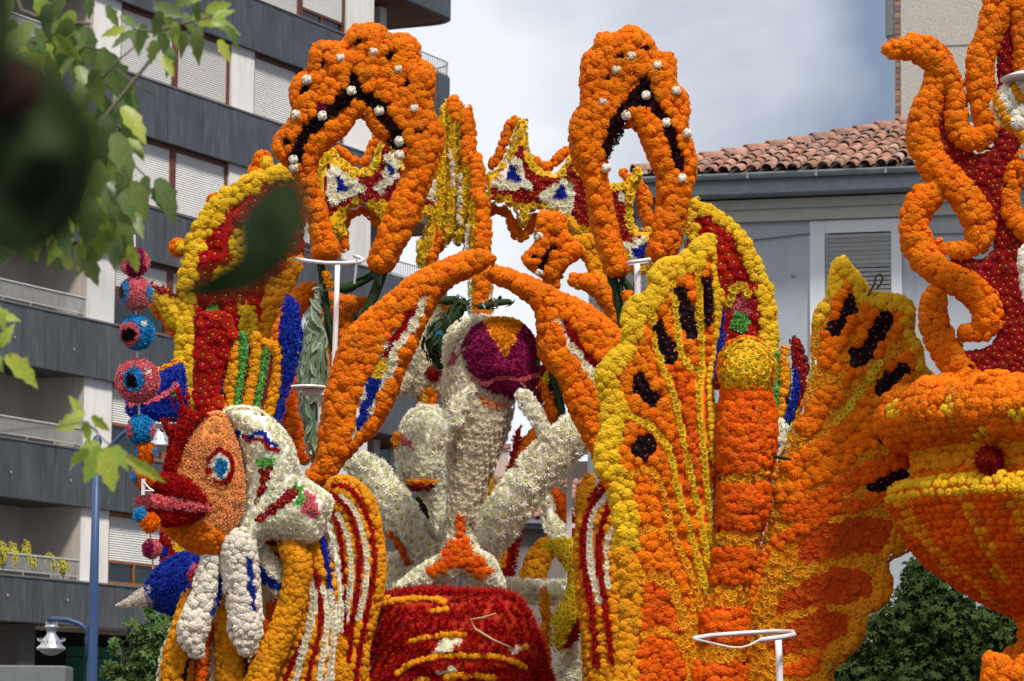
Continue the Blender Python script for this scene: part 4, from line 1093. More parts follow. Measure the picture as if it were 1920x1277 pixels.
# ---------------------------------------------------------------- crown behind
f = Fig('crown_figure', 'yellow-edged crown with blue and white triangles and ridged centre behind the arches', 'flower crown', (870, 1500), 24)
YB = ('daisy', 'yellow', 17)
plate(f, 'crown_wing', [(596, 440), (592, 400), (590, 350), (596, 310), (600, 285), (622, 272), (640, 292), (668, 312), (694, 305), (704, 275), (722, 255), (740, 262), (760, 300), (800, 320), (838, 310), (842, 420), (810, 430), (800, 410), (780, 425), (760, 445), (728, 440), (712, 412), (690, 392), (665, 392), (650, 410), (650, 440), (640, 452), (620, 440)], 16, 16, YB,
      [Pz([(612, 300), (660, 335), (700, 330), (720, 268), (740, 268), (752, 320), (830, 330), (832, 380), (790, 385), (735, 380), (700, 372), (650, 375), (618, 410), (605, 400)], SR(12)), Pz([(618, 305), (642, 322), (690, 360), (645, 368), (622, 388), (615, 345)], CW(17)), Pz([(728, 282), (745, 300), (748, 330), (715, 365), (706, 352), (722, 320)], CW(17)), Pz([(782, 345), (830, 335), (830, 375), (800, 375)], CW(16)), Sz([(596, 440), (592, 400), (590, 350), (596, 310), (600, 285), (622, 272), (640, 292), (668, 312), (694, 305), (704, 275), (722, 255), (740, 262), (760, 300), (800, 320), (838, 310), (842, 420), (810, 430), (800, 410), (780, 425), (760, 445), (728, 440), (712, 412), (690, 392), (665, 392), (650, 410), (650, 440), (640, 452), (620, 440)] + [(596, 440)], 30, YB), Pz([(631, 328), (662, 358), (634, 360)], K('blue', 9)), Pz([(728, 306), (742, 318), (730, 335)], K('blue', 9))], back=10, dz=4)
tube(f, 'orange_edge', [(588, 440, 9), (586, 390, 9), (586, 330, 9), (600, 278, 9), (622, 262, 9)], MO(18), dz=-18)
tube(f, 'orange_edge', [(640, 284, 9), (668, 302, 9), (690, 298, 9), (700, 268, 9), (722, 250, 9)], MO(18), dz=-20)
tube(f, 'orange_edge', [(645, 460, 9), (646, 415, 9), (665, 398, 9), (692, 400, 9), (712, 425, 9), (730, 452, 9)], MO(18), dz=-18)
plate(f, 'crown_wing', [(905, 330), (925, 318), (945, 290), (958, 255), (968, 228), (984, 222), (992, 250), (1000, 290), (1015, 314), (1045, 318), (1064, 290), (1080, 288), (1100, 320), (1150, 340), (1178, 330), (1190, 312), (1204, 318), (1202, 345), (1192, 365), (1192, 420), (1225, 428), (1235, 480), (1228, 505), (1190, 520), (1170, 500), (1150, 450), (1100, 445), (1068, 440), (1050, 415), (1020, 396), (1000, 400), (985, 430), (970, 420), (960, 395), (935, 382), (908, 400)], 16, 16, YB,
      [Pz([(918, 340), (950, 310), (972, 260), (985, 295), (1005, 330), (1050, 335), (1072, 310), (1090, 340), (1150, 355), (1175, 350), (1182, 440), (1215, 445), (1215, 495), (1180, 490), (1150, 430), (1090, 425), (1070, 405), (1030, 385), (1000, 382), (970, 378), (925, 368)], SR(12)), Pz([(962, 288), (975, 300), (1000, 352), (960, 358), (915, 350), (935, 325)], CW(16)), Pz([(1010, 372), (1030, 352), (1058, 335), (1075, 350), (1072, 405), (1050, 395)], CW(17)), Pz([(1158, 466), (1185, 450), (1220, 440), (1222, 495), (1180, 488)], CW(15)),
       Pz([(1158, 350), (1168, 350), (1170, 385), (1160, 380)], CW(15)), Sz([(905, 330), (925, 318), (945, 290), (958, 255), (968, 228), (984, 222), (992, 250), (1000, 290), (1015, 314), (1045, 318), (1064, 290), (1080, 288), (1100, 320), (1150, 340), (1178, 330), (1190, 312), (1204, 318), (1202, 345), (1192, 365), (1192, 420), (1225, 428), (1235, 480), (1228, 505), (1190, 520), (1170, 500), (1150, 450), (1100, 445), (1068, 440), (1050, 415), (1020, 396), (1000, 400), (985, 430), (970, 420), (960, 395), (935, 382), (908, 400)] + [(905, 330)], 30, YB), Pz([(960, 305), (980, 342), (945, 338)], K('blue', 9)), Pz([(1030, 368), (1055, 346), (1066, 378)], K('blue', 9)), Pz([(1182, 470), (1214, 455), (1214, 488), (1195, 486)], K('blue', 9))], back=10, dz=4)
tube(f, 'orange_edge', [(925, 308, 9), (945, 270, 9), (958, 232, 10), (970, 226, 8)], MO(18), dz=-18)
tube(f, 'orange_edge', [(1000, 300, 9), (1030, 312, 9), (1058, 286, 9), (1075, 282, 9)], MO(18), dz=-18)
tube(f, 'orange_edge', [(908, 405, 9), (930, 392, 9), (955, 402, 9), (968, 436, 11), (985, 442, 9), (1000, 412, 9), (1022, 408, 9)], MO(18), dz=-18)
tube(f, 'orange_edge', [(1170, 325, 9), (1192, 345, 12), (1208, 375, 14), (1212, 410, 12), (1236, 415, 10)], MO(20), dz=-18)
# ridged centre: upright ribs, each with its orange edge
tube(f, 'centre_rib', [(835, 205, 13), (832, 300, 20), (828, 380, 22), (815, 440, 22), (800, 485, 20)], DY(14), [Sz([(826, 440), (812, 490)], 14, MO(16))], fz=1.6)
tube(f, 'centre_rib', [(852, 196, 14), (852, 280, 18), (850, 360, 20), (842, 430, 18), (836, 450, 12)], DY(14), [Sz([(845, 280), (852, 345)], 6, K('snow', 9)), Sz([(852, 190), (860, 212)], 22, MO(18))], fz=1.6, dz=12)
tube(f, 'centre_rib', [(872, 215, 15), (876, 300, 18), (872, 380, 18), (862, 440, 15)], DY(14), [Sz([(876, 205), (880, 250), (880, 300)], 20, MO(19)), Sz([(864, 330), (862, 420)], 6, K('snow', 9))], fz=1.6, dz=26)
tube(f, 'centre_rib', [(890, 302, 15), (892, 360, 18), (888, 430, 18), (884, 500, 18)], DY(14), [Sz([(893, 295), (895, 330), (895, 372)], 19, MO(19)), Sz([(880, 420), (876, 480)], 6, K('snow', 9))], fz=1.6, dz=42)
tube(f, 'centre_rib', [(900, 378, 16), (900, 450, 22), (900, 520, 23), (902, 600, 24), (904, 700, 24), (905, 1340, 24)], DY(14), [Sz([(905, 370), (906, 440), (902, 520), (905, 620)], 21, MO(20)), Sz([(878, 520), (882, 620)], 9, CW(12))], fz=1.4, dz=58)
tube(f, 'centre_rib', [(790, 455, 10), (792, 490, 12), (800, 500, 12)], DL(14))
f.done()

# ---------------------------------------------------------------- big arched fans left and right
GF = 'red arched fans with yellow edges'
f = Fig('arched_fan', 'red gerbera fan with thick yellow edge, half hidden by the dark leaf', 'flower fan', (430, 1500), 23, GF)
plate(f, 'fan_body', [(346, 770), (330, 740), (326, 660), (326, 580), (330, 510), (345, 450), (375, 395), (415, 352), (460, 325), (510, 305), (560, 310), (575, 380), (570, 500), (545, 560), (520, 640), (500, 660), (460, 640), (420, 700), (400, 770)], 24, 26, ('strawflower', 'red', 26),
      [Sz([(346, 775), (344, 700), (344, 630), (345, 560), (350, 500), (366, 450), (392, 405), (430, 370), (475, 345), (520, 322), (560, 312)], 38, MY(23)), Pz([(430, 450), (480, 400), (470, 450), (462, 500), (430, 520), (400, 530), (405, 500), (440, 495)], MY(18)), Pz([(445, 560), (475, 570), (480, 650), (455, 640)], MY(17)), Pz([(500, 520), (570, 470), (570, 620), (520, 640), (485, 640)], MG(20)), Cz(399, 577, 12, 12, K('green', 11))], back=16, g=7)
for x, y, r in ((492, 300, 17), (403, 376, 14), (333, 464, 17), (478, 320, 13)): ball(f, 'orange_knob', x, y, r, MO(20), dz=-4); 
for x, y, r in ((500, 305, 12), (400, 380, 10), (341, 464, 11)): ball(f, 'yellow_knob', x, y, r, MY(18), dz=10)
tube(f, 'side_arm', [(280, 545, 8), (305, 560, 18), (335, 592, 26)], MY(20), [Sz([(262, 530), (290, 535), (320, 552)], 14, SP('red', 13))])
tube(f, 'side_arm', [(258, 532, 6), (290, 538, 7), (322, 552, 6)], SP('red', 13), dz=14)
tube(f, 'side_arm', [(288, 577, 7), (312, 600, 9), (334, 632, 9)], MO(18), dz=-10)
f.done()
f = Fig('arched_fan', 'red gerbera fan with thick yellow edge, before the blue-grey house wall', 'flower fan', (1390, 1500), 23, GF)
plate(f, 'fan_body', [(1290, 375), (1320, 376), (1360, 396), (1400, 432), (1430, 485), (1452, 545), (1463, 610), (1463, 680), (1445, 720), (1400, 730), (1310, 720), (1290, 640), (1284, 540), (1284, 440)], 24, 26, ('strawflower', 'red', 24),
      [Sz([(1298, 378), (1345, 398), (1385, 430), (1415, 485), (1435, 540), (1446, 600), (1447, 720)], 34, MY(22)), Sz([(1290, 385), (1294, 410), (1302, 440)], 20, MY(18)), Sz([(1368, 570), (1376, 545), (1390, 536), (1404, 550)], 16, DY(17)), Cz(1387, 578, 21, 22, K('pink', 11)), Cz(1388, 604, 18, 18, K('green', 12))], back=16, g=7)
f.done()

# ---------------------------------------------------------------- orange blades
GB = 'orange blades with white, red and blue inlay'
f = Fig('curved_horn_figure', 'long orange blade with blue, yellow and red inlay, leaning from the fish back', 'flower blade', (610, 1400), 20.6, GB)
plate(f, 'blade_body', [(573, 895), (590, 862), (598, 800), (612, 725), (638, 640), (680, 588), (730, 548), (780, 510), (840, 482), (890, 466), (922, 476), (926, 490), (885, 518), (845, 540), (815, 580), (786, 642), (760, 697), (742, 748), (711, 803), (671, 842), (645, 870), (622, 902), (592, 914)], 34, 36, MO(25),
      [Pz([(800, 556), (804, 562), (784, 604), (757, 640), (736, 698), (713, 742), (692, 784), (663, 826), (655, 822), (668, 775), (682, 728), (697, 690), (715, 652), (745, 610), (775, 572)], CW(19)), Sz([(776, 580), (755, 615), (738, 638), (722, 662)], 14, K('red', 10)), Cz(711, 690, 16, 19, DY(15)), Pz([(692, 710), (716, 712), (700, 752), (686, 785), (666, 812), (672, 780), (682, 745)], K('blue', 10))], back=26)
f.done()
f = Fig('curved_horn_figure', 'orange blade with white and red inlay, passing behind the butterfly wing', 'flower blade', (1150, 1400), 20.8, GB)
plate(f, 'blade_body', [(908, 512), (925, 499), (955, 504), (1000, 520), (1050, 545), (1100, 568), (1145, 600), (1170, 640), (1172, 760), (1172, 900), (1125, 890), (1105, 845), (1080, 800), (1062, 760), (1048, 715), (1012, 672), (1006, 620), (1000, 585), (975, 558), (945, 540), (918, 528)], 32, 34, MO(24),
      [Pz([(1040, 594), (1056, 600), (1080, 632), (1115, 670), (1145, 700), (1150, 760), (1130, 760), (1108, 715), (1078, 668), (1055, 632)], CW(18)), Sz([(1056, 606), (1080, 640), (1104, 668), (1132, 696)], 13, K('red', 10))], back=24)
f.done()

# ---------------------------------------------------------------- green leafy column and orange seaweed near it
f = Fig('leaf_column', 'column shingled with glossy silver-green leaves between the blue plume and the orange blade', 'leaf column', (590, 1400), 21.8)
plate(f, 'column_body', [(596, 528), (614, 600), (624, 660), (624, 730), (618, 790), (608, 840), (592, 880), (570, 855), (556, 790), (550, 720), (554, 640), (573, 575)], 34, 34, LF('leafsilver', 30), back=16)
f.done()
f = Fig('orange_seaweed', 'curled orange marigold frond arching round the leafy green column', 'flower frond', (550, 1400), 22.2)
tube(f, 'frond', [(586, 535, 8), (566, 555, 20), (545, 590, 20), (528, 640, 20), (522, 700, 16)], MO(22)); tube(f, 'frond', [(543, 700, 12), (538, 750, 18), (545, 800, 22), (562, 850, 17)], MD(22))
tube(f, 'frond', [(607, 585, 7), (612, 650, 8), (620, 720, 8)], MO(17)); 
plate(f, 'orange_tuft', [(603, 542), (625, 548), (650, 552), (690, 560), (680, 575), (665, 600), (658, 640), (640, 655), (622, 640), (620, 600), (612, 565)], 20, 18, MO(21))
f.done()

# ---------------------------------------------------------------- metal hoops
def hoop(label, pts, post, Y, r, w=None, plate_=None):
    c = WV(post[-1][0], post[-1][1], Y); h = empty('metal_hoop', (c.x, c.y, 1.92), label, 'metal hoop', 'white metal hoops on posts')
    m = MB(); m.pipe([WV(x, y, Y + dy) for x, y, dy in pts], r * Y / FPX, 8); m.obj('hoop', steel_w, h, smooth=True)
    m = MB(); q = [WV(x, y, Y) for x, y in post]; m.pipe(q + [Vector((q[-1].x, q[-1].y, 1.92))], (w or r) * Y / FPX, 8); m.obj('post', steel_w, h, smooth=True)
    return h
h = hoop('white hoop on a tall thin post below the left orange arch', [(556, 485, -.12), (575, 489, -.25), (610, 493, -.3), (650, 493, -.25), (676, 491, 0), (682, 487, .1), (672, 482, .2), (664, 480, .25)], [(633, 494), (630, 600), (626, 700), (624, 800)], 21.2, 3.6, 5)
m = MB(); m.pipe([WV(668, 484, 21.1), WV(667, 510, 21.1), WV(664, 532, 21.1)], .008, 5); m.obj('chain', plain('chain', (.5, .5, .48), metal=.6), h)
hoop('short white hoop on a post beside the top of the butterfly wing', [(1178, 492, 0), (1196, 490, -.1), (1218, 486, 0), (1219, 492, .05), (1200, 494, .1), (1180, 496, .05)], [(1194, 492), (1195, 520), (1197, 700)], 21.0, 3.6, 6)
hp = [(1395 + 92 * math.cos(a), 1191 - 5 * math.sin(a) - (x := 0) + 6 * -math.cos(a), .30 * math.sin(a)) for a in np.linspace(2.95, -1.1, 20)]
h = hoop('large white hoop with an open cord end in front of the butterfly body', [(1302, 1197, 0), (1330, 1192, .2), (1395, 1187, .32), (1455, 1184, .28), (1486, 1185, .1), (1489, 1190, -.05), (1470, 1194, -.15), (1425, 1200, -.25)], [(1459, 1194), (1461, 1240), (1463, 1320)], 18.6, 4.6, 6.6)
m = MB(); m.pipe([WV(1424, 1200, 18.35), WV(1405, 1210, 18.32), WV(1390, 1214, 18.3), WV(1372, 1214, 18.3), WV(1345, 1208, 18.35), WV(1302, 1198, 18.6)], .006, 6); m.obj('cord', plain('cord', (.6, .58, .55)), h)
c = WV(575, 728, 20.9); h = empty('metal_hoop', (c.x, c.y, 1.92), 'flat grey-white disc bracket on a square tube beside the blue plume', 'metal bracket')
m = MB(); m.lathe(WV(578, 727, 20.95), [(.118, -.008), (.122, 0), (.118, .008)], 24); m.obj('disc', steel_w, h)
m = MB(); a = WV(566, 735, 20.9); m.abox(a.x, a.x + .17, a.y, a.y + .035, a.z - .02, a.z + .02); m.obj('square_tube', steel_w, h, bevel=.003)
m = MB(); m.pipe([WV(600, 745, 20.95), Vector((WV(600, 745, 20.95).x, 20.95, 1.92))], .012, 6); m.obj('post', steel_w, h)
c = WV(1067, 900, 21.9); h = empty('metal_hoop', (c.x, c.y, 1.92), 'pinkish white upright frame bar beneath the right white arm', 'metal frame')
m = MB(); a = WV(1062, 990, 21.9); b = WV(1072, 870, 21.9); m.abox(a.x, a.x + .034, 21.9, 21.94, 1.92, b.z); m.obj('post', steel_w, h); m = MB(); m.abox(a.x + .034, a.x + .1, 21.9, 21.94, a.z, a.z + .03); m.obj('crossbar', steel_w, h)

# ---------------------------------------------------------------- white branching arms
f = Fig('branching_figure', 'white chrysanthemum figure spreading two thick arms behind the front dolphin', 'flower figure', (860, 1400), 21.7)
tube(f, 'arm', [(655, 862, 22), (694, 886, 34), (736, 944, 36), (782, 1012, 37), (826, 1075, 32)], CW(26), cap=(True, True)); tube(f, 'arm', [(1135, 768, 30), (1095, 800, 38), (1045, 842, 42), (990, 905, 44), (938, 975, 42), (905, 1030, 36), (895, 1070, 30)], CW(27))
tube(f, 'arm', [(838, 980, 14), (840, 1020, 22), (842, 1060, 26)], CW(22)); tube(f, 'spike', [(1028, 940, 12), (1034, 975, 16), (1048, 1010, 20), (1062, 1030, 14)], CW(22), dz=16)
tube(f, 'foot', [(940, 1108, 26), (1000, 1110, 26), (1062, 1112, 24)], CW(23), dz=20); tube(f, 'foot', [(812, 1085, 26), (760, 1080, 30), (738, 1060, 22)], CW(22)); tube(f, 'foot', [(745, 1050, 18), (738, 1100, 24), (760, 1130, 24)], CW(22), dz=10)
tube(f, 'orange_stripe', [(732, 1000, 4), (748, 1025, 7), (762, 1052, 5)], MD(13), dz=18)
plate(f, 'foot_tip', [(1045, 1215), (1070, 1185), (1095, 1180), (1105, 1230), (1110, 1345), (1040, 1345)], 26, 24, CW(20), dz=30)
f.done()

# ---------------------------------------------------------------- dolphins
GD = 'white dolphin figures with purple mouths'
f = Fig('dolphin_figure', 'upright white dolphin with a round purple face and yellow blaze, in front', 'dolphin figure', (860, 1400), 21.0, GD)
tube(f, 'body', [(905, 662, 66, -20), (900, 720, 70, -10), (894, 790, 64), (886, 850, 50), (876, 910, 39), (867, 960, 32), (862, 1000, 27), (858, 1040, 32)], CC(17),
     [Pz([(820, 790), (850, 765), (900, 775), (950, 765), (1000, 790), (960, 1060), (820, 1060)], ('chrysanthemum', 'tan', 17)), Cz(846, 662, 12, 20, K('pink', 10)), Cz(834, 668, 9, 24, DY(11)), Sz([(862, 975), (862, 1040)], 12, MD(14)), Sz([(905, 752), (935, 760)], 16, RB('peach', 9))], cap=(True, False))
plate(f, 'face', [(866, 645), (884, 616), (912, 600), (940, 596), (972, 602), (996, 624), (1010, 655), (1012, 700), (1002, 728), (978, 744), (940, 750), (902, 744), (876, 722), (864, 690)], 78, 66, K('purple', 10), [Pz([(905, 600), (925, 590), (955, 590), (980, 608), (966, 634), (956, 662), (946, 672), (936, 650), (918, 626)], ('carnation', 'gold', 12)), Sz([(872, 702), (892, 712), (910, 720), (932, 710), (955, 708), (975, 712), (1004, 703)], 8, K('pink', 10)), Cz(869, 686, 5, 9, K('green', 8)), Cz(1009, 682, 4, 9, K('green', 8))], dz=0, back=30, g=5, extra=lambda x, y: 14 * np.exp(-((y - 728) / 14.) ** 2) + 10 * np.exp(-((y - 690) / 12.) ** 2) * np.exp(-((x - 938) / 40.) ** 2) - 9 * np.exp(-((y - 710) / 5.) ** 2))
tube(f, 'brow', [(838, 672, 12), (850, 630, 16), (885, 605, 16), (915, 602, 8)], RB('white', 12), dz=10)
tube(f, 'flipper', [(874, 738, 16), (852, 775, 21), (828, 812, 22), (808, 842, 14)], CW(21), dz=82, fz=.6); tube(f, 'flipper', [(980, 742, 17), (1002, 775, 18), (1026, 815, 16), (1044, 842, 9)], CW(17), dz=60, fz=.7)
tube(f, 'blue_seam', [(974, 752, 2.5), (990, 772, 3)], K('blue', 6), dz=58)
plate(f, 'tail_fluke', [(840, 1000), (885, 1000), (895, 1020), (925, 1042), (944, 1075), (950, 1108), (918, 1108), (890, 1092), (860, 1082), (835, 1090), (800, 1108), (742, 1112), (738, 1098), (770, 1068), (812, 1042), (835, 1022)], 26, 28, ('chrysanthemum', 'white', 18),
      [Sz([(862, 990), (862, 1025)], 16, MD(14)), Pz([(850, 1012), (874, 1012), (898, 1045), (925, 1072), (905, 1082), (872, 1064), (850, 1062), (808, 1082), (796, 1074), (832, 1040)], MD(15))], dz=8)
tube(f, 'mount_post', [(852, 1080, 7), (852, 1120, 7)], CW(10), blooms=False, mat=steel_w); tube(f, 'mount_post', [(872, 1085, 9), (872, 1120, 9)], CW(10), blooms=False, mat=steel_w)
f.done()
f = Fig('dolphin_figure', 'plump white dolphin head with yellow eye disc, behind the left white arm', 'dolphin figure', (800, 1400), 22.6, GD)
tube(f, 'body', [(800, 812, 52), (795, 850, 56), (800, 882, 52), (820, 930, 27), (832, 990, 22), (838, 1060, 20)], ('chrysanthemum', 'white', 15), [Pz([(752, 815), (768, 828), (778, 845), (752, 835)], K('pink', 9))], cap=(True, False))
ball(f, 'eye_disc', 742, 826, 10, DG(12), dz=30, ry=17); ball(f, 'mouth', 790, 912, 26, K('crimson', 10), dz=28, ry=10)
tube(f, 'lip', [(766, 902, 4), (790, 903, 5), (815, 903, 4)], K('gold', 9), dz=48)
tube(f, 'flipper', [(765, 880, 14), (756, 905, 12), (752, 925, 6)], CW(15), dz=10)
f.done()
f = Fig('dolphin_figure', 'farthest white dolphin with a raised side fin, partly behind the leafy wreath', 'dolphin figure', (820, 1400), 24.2, GD)
tube(f, 'body', [(835, 575, 14), (812, 610, 30), (795, 660, 38), (800, 720, 34)], CC(13)); tube(f, 'fin', [(800, 690, 10), (778, 705, 18), (755, 728, 14), (742, 742, 5)], CC(12), dz=10)
tube(f, 'yellow_column', [(800, 700, 17), (800, 760, 20), (795, 790, 18)], DG(14), [Sz([(812, 690), (812, 770)], 14, MO(15))], dz=14); ball(f, 'red_knob', 812, 700, 14, K('crimson', 10), dz=32)
plate(f, 'gold_crest', [(820, 575), (835, 560), (850, 575), (845, 592), (825, 592)], 8, 8, DG(11), dz=6)
f.done()
f = Fig('leaf_wreath', 'dark green leafy coil with two arms behind the front dolphin head', 'leaf wreath', (830, 1400), 22.0)
tube(f, 'coil', [(822, 678, 16), (812, 650, 22), (818, 620, 24), (845, 600, 22), (862, 578, 16)], LF('leafdark', 24)); ball(f, 'coil_head', 822, 645, 33, LF('leafdark', 26), dz=6)
tube(f, 'arm', [(822, 566, 8), (845, 562, 13), (870, 570, 13)], LF('leafdark', 24)); tube(f, 'arm', [(905, 574, 11), (930, 568, 12), (950, 566, 10)], LF('leafdark', 24)); ball(f, 'teal_eye', 822, 626, 5, K('sky', 6), dz=38)
f.done()

# ---------------------------------------------------------------- things between dolphin and butterfly
f = Fig('orange_seaweed', 'spotted orange frond hanging below the crown, left of the grey shutters', 'flower frond', (1030, 1400), 23.2)
plate(f, 'frond', [(1008, 402), (1030, 396), (1058, 402), (1066, 435), (1092, 460), (1088, 482), (1066, 500), (1052, 520), (1046, 545), (1020, 525), (984, 500), (982, 478), (1002, 452)], 22, 22, MO(20), [Sz([(1038, 465), (1022, 482), (1014, 505)], 12, K('black', 11)), Cz(1001, 482, 5, 6, K('black', 9)), Cz(1040, 437, 4, 5, K('black', 8))], back=14)
for x, y in ((1012, 443), (1011, 511)): ball(f, 'white_pompom', x, y, 7, ('pompom', 'snow', 10), dz=24)
plate(f, 'frond', [(1062, 452), (1085, 440), (1120, 442), (1140, 500), (1145, 560), (1110, 540), (1098, 500), (1080, 478)], 18, 16, MG(19), dz=-14)
tube(f, 'frond', [(1082, 526, 13), (1110, 533, 18), (1140, 560, 18), (1155, 600, 14)], MO(21), dz=14)
f.done()
f = Fig('orange_seaweed', 'orange frond with a red flank dropping behind the right white arm', 'flower frond', (1000, 1400), 23.0)
tube(f, 'frond', [(1050, 720, 16), (1035, 770, 18), (1015, 810, 18), (990, 850, 24), (970, 880, 18)], MO(19), dz=-10); tube(f, 'frond', [(1010, 715, 8), (1024, 740, 9), (1042, 775, 9)], MO(17), dz=10)
tube(f, 'red_flank', [(972, 810, 8), (962, 870, 11), (955, 920, 14), (962, 970, 18), (954, 1020, 20), (942, 1090, 20)], SP('red', 15), [Sz([(945, 990), (942, 1060)], 14, DG(14))]); tube(f, 'frond', [(1020, 925, 10), (1040, 930, 14), (1058, 960, 14), (1075, 1010, 14)], MD(18), dz=-6)
tube(f, 'frond', [(1105, 900, 12), (1095, 940, 16), (1095, 980, 14)], MG(20), dz=10); tube(f, 'green_stem', [(1028, 668, 10), (1038, 710, 11), (1052, 770, 11), (1060, 830, 8)], LF('leafdark', 26), dz=20)
tube(f, 'red_leaf', [(1040, 660, 8), (1026, 700, 17), (1012, 745, 12)], K('crimson', 11), [Sz([(1036, 690), (1022, 715), (1020, 745)], 11, DY(12))], dz=4)
tube(f, 'gold_tail', [(1034, 1015, 14), (1018, 1035, 22), (1005, 1060, 24), (998, 1090, 22)], MG(22), dz=10)
f.done()
f = Fig('yellow_tail', 'curling yellow tail with red flank between the drum and the striped fin', 'flower tail', (1060, 1400), 21.4)
tube(f, 'tail', [(1040, 1025, 16), (1070, 1035, 28), (1088, 1075, 26), (1082, 1130, 28), (1058, 1165, 26), (1050, 1205, 16)], DL(14)); tube(f, 'red_flank', [(1102, 1120, 12), (1085, 1170, 15), (1062, 1205, 12)], SP('crimson', 13), dz=4)
tube(f, 'tail', [(1020, 1110, 10), (1022, 1150, 12), (1024, 1260, 10), (1024, 1340, 10)], DG(13), dz=-10)
f.done()
f = Fig('striped_fin', 'narrow gold fin with red and white stripes against the butterfly left wing', 'flower fin', (1120, 1345), 20.9, 'striped fins')
plate(f, 'fin_body', [(1128, 898), (1148, 890), (1170, 920), (1172, 1100), (1172, 1345), (1100, 1345), (1092, 1260), (1088, 1180), (1078, 1100), (1076, 1020), (1086, 960)], 26, 40, MG(18),
      [Sz([(1140, 905), (1112, 945), (1094, 1000), (1096, 1070), (1110, 1150), (1120, 1250)], 13, K('red', 11)), Sz([(1136, 930), (1112, 965), (1106, 1020), (1110, 1070), (1124, 1125)], 11, CW(14)), Sz([(1140, 955), (1126, 1000), (1124, 1060), (1132, 1120), (1142, 1190), (1148, 1240)], 13, K('red', 11)), Sz([(1150, 990), (1138, 1020), (1140, 1100)], 8, CW(12))], lean=lambda x, y: (x - 1120) * .3)
f.done()

# ---------------------------------------------------------------- red drum
f = Fig('red_mound', 'shaggy red ribbed mound with yellow ribs and white tufts at the bottom centre', 'flower mound', (860, 1345), 20.5)
plate(f, 'mound_body', [(684, 1345), (690, 1230), (694, 1170), (706, 1135), (730, 1108), (790, 1102), (870, 1104), (940, 1106), (975, 1122), (1000, 1160), (1018, 1200), (1030, 1250), (1036, 1345)], 110, 130, SP('red', 20),
      [Sz([(704, 1142), (730, 1128), (765, 1124), (800, 1122), (830, 1128)], 9, MG(14)), Sz([(810, 1146), (836, 1144)], 8, MG(13)), Sz([(770, 1202), (820, 1192), (870, 1190)], 5, MG(11)), Sz([(745, 1262), (770, 1245), (800, 1235), (850, 1229), (920, 1231), (960, 1240), (985, 1252)], 9, MG(12)), Sz([(770, 1285), (800, 1275)], 9, MG(14)), Sz([(840, 1270), (870, 1266), (900, 1268), (925, 1272)], 9, MG(14)), Sz([(968, 1212), (985, 1214)], 8, MG(12)),
       Pz([(808, 1222), (835, 1200), (858, 1196), (862, 1206), (840, 1222), (820, 1228)], CW(13)), Cz(965, 1218, 12, 7, CW(12)), Pz([(815, 1260), (850, 1252), (858, 1258), (830, 1266)], CW(12))], extra=lambda x, y: 14 * ((y + .0010 * (x - 860) ** 2) / 36 % 1), g=6)
f.done()
st = MB(); st.pipe([WV(930, 1150, 19.95), WV(905, 1158, 19.93), WV(882, 1162, 19.92), WV(892, 1180, 19.9), WV(925, 1200, 19.88), WV(958, 1214, 19.9)], [.004, .006, .008, .008, .007, .004], 5)
o = st.obj('palm_strip', plain('straw', (.42, .30, .13))); tag(o, 'dry straw-coloured palm strip lying bent across the red mound', 'palm strip')

# ---------------------------------------------------------------- the big fish
f = Fig('fish_figure', 'large fish with peach face, red lips, white body and striped rainbow crest', 'fish figure', (450, 1345), 20.0)
plate(f, 'body', [(418, 768), (450, 757), (490, 765), (522, 790), (546, 822), (560, 862), (572, 892), (600, 912), (626, 938), (614, 980), (598, 1012), (565, 1022), (535, 1016), (505, 1010), (482, 1032), (456, 1036), (440, 1000), (452, 950), (455, 900), (448, 845), (430, 795)], 62, 74, CW(17),
      [Sz([(447, 806), (462, 822), (480, 812), (494, 812), (504, 830), (518, 836)], 6, K('blue', 8)), Sz([(455, 818), (470, 828), (486, 822), (505, 842), (520, 845)], 6, K('red', 8)), Cz(498, 866, 16, 11, K('green', 11)), Pz([(486, 880), (514, 878), (506, 902), (488, 930), (478, 948), (486, 910)], SR(12)), Pz([(540, 918), (556, 908), (562, 930), (545, 942), (520, 956), (488, 975), (470, 982), (500, 955), (525, 935)], SR(12)), Pz([(553, 908), (568, 915), (574, 940), (560, 952), (548, 944), (562, 930)], K('green', 10)), Pz([(570, 920), (590, 930), (600, 960), (588, 975), (560, 958), (574, 940)], K('pink', 11))], back=30)
plate(f, 'face', [(392, 772), (414, 770), (432, 792), (448, 832), (458, 880), (462, 920), (454, 965), (438, 1005), (418, 1036), (398, 1046), (360, 1036), (330, 1015), (302, 990), (300, 950), (306, 900), (312, 862), (328, 822), (350, 795), (372, 780)], 58, 70, RB('peach', 14),
      [Pz([(290, 980), (330, 974), (362, 972), (395, 990), (432, 1004), (425, 1035), (398, 1055), (350, 1040), (300, 1005)], MO(18)), Sz([(418, 766), (436, 796), (452, 835), (462, 880), (466, 922), (458, 965), (440, 1005)], 11, K('crimson', 9))], dz=22, back=20)
P = plate(f, 'eye', [(412, 839), (430, 848), (439, 870), (436, 895), (420, 911), (402, 908), (388, 892), (384, 870), (390, 850), (400, 841)], 12, 9, K('red', 9), [Cz(413, 875, 18, 26, RB('snow', 9)), Cz(414, 876, 12, 17, K('sky', 9))], dz=72, back=8, g=4)
plate(f, 'brow_crest', [(333, 730), (345, 758), (370, 775), (388, 776), (372, 795), (355, 825), (342, 855), (335, 885), (318, 892), (306, 880), (312, 850), (316, 822), (302, 786), (318, 796), (330, 792), (338, 770)], 24, 20, K('red', 10), dz=54)
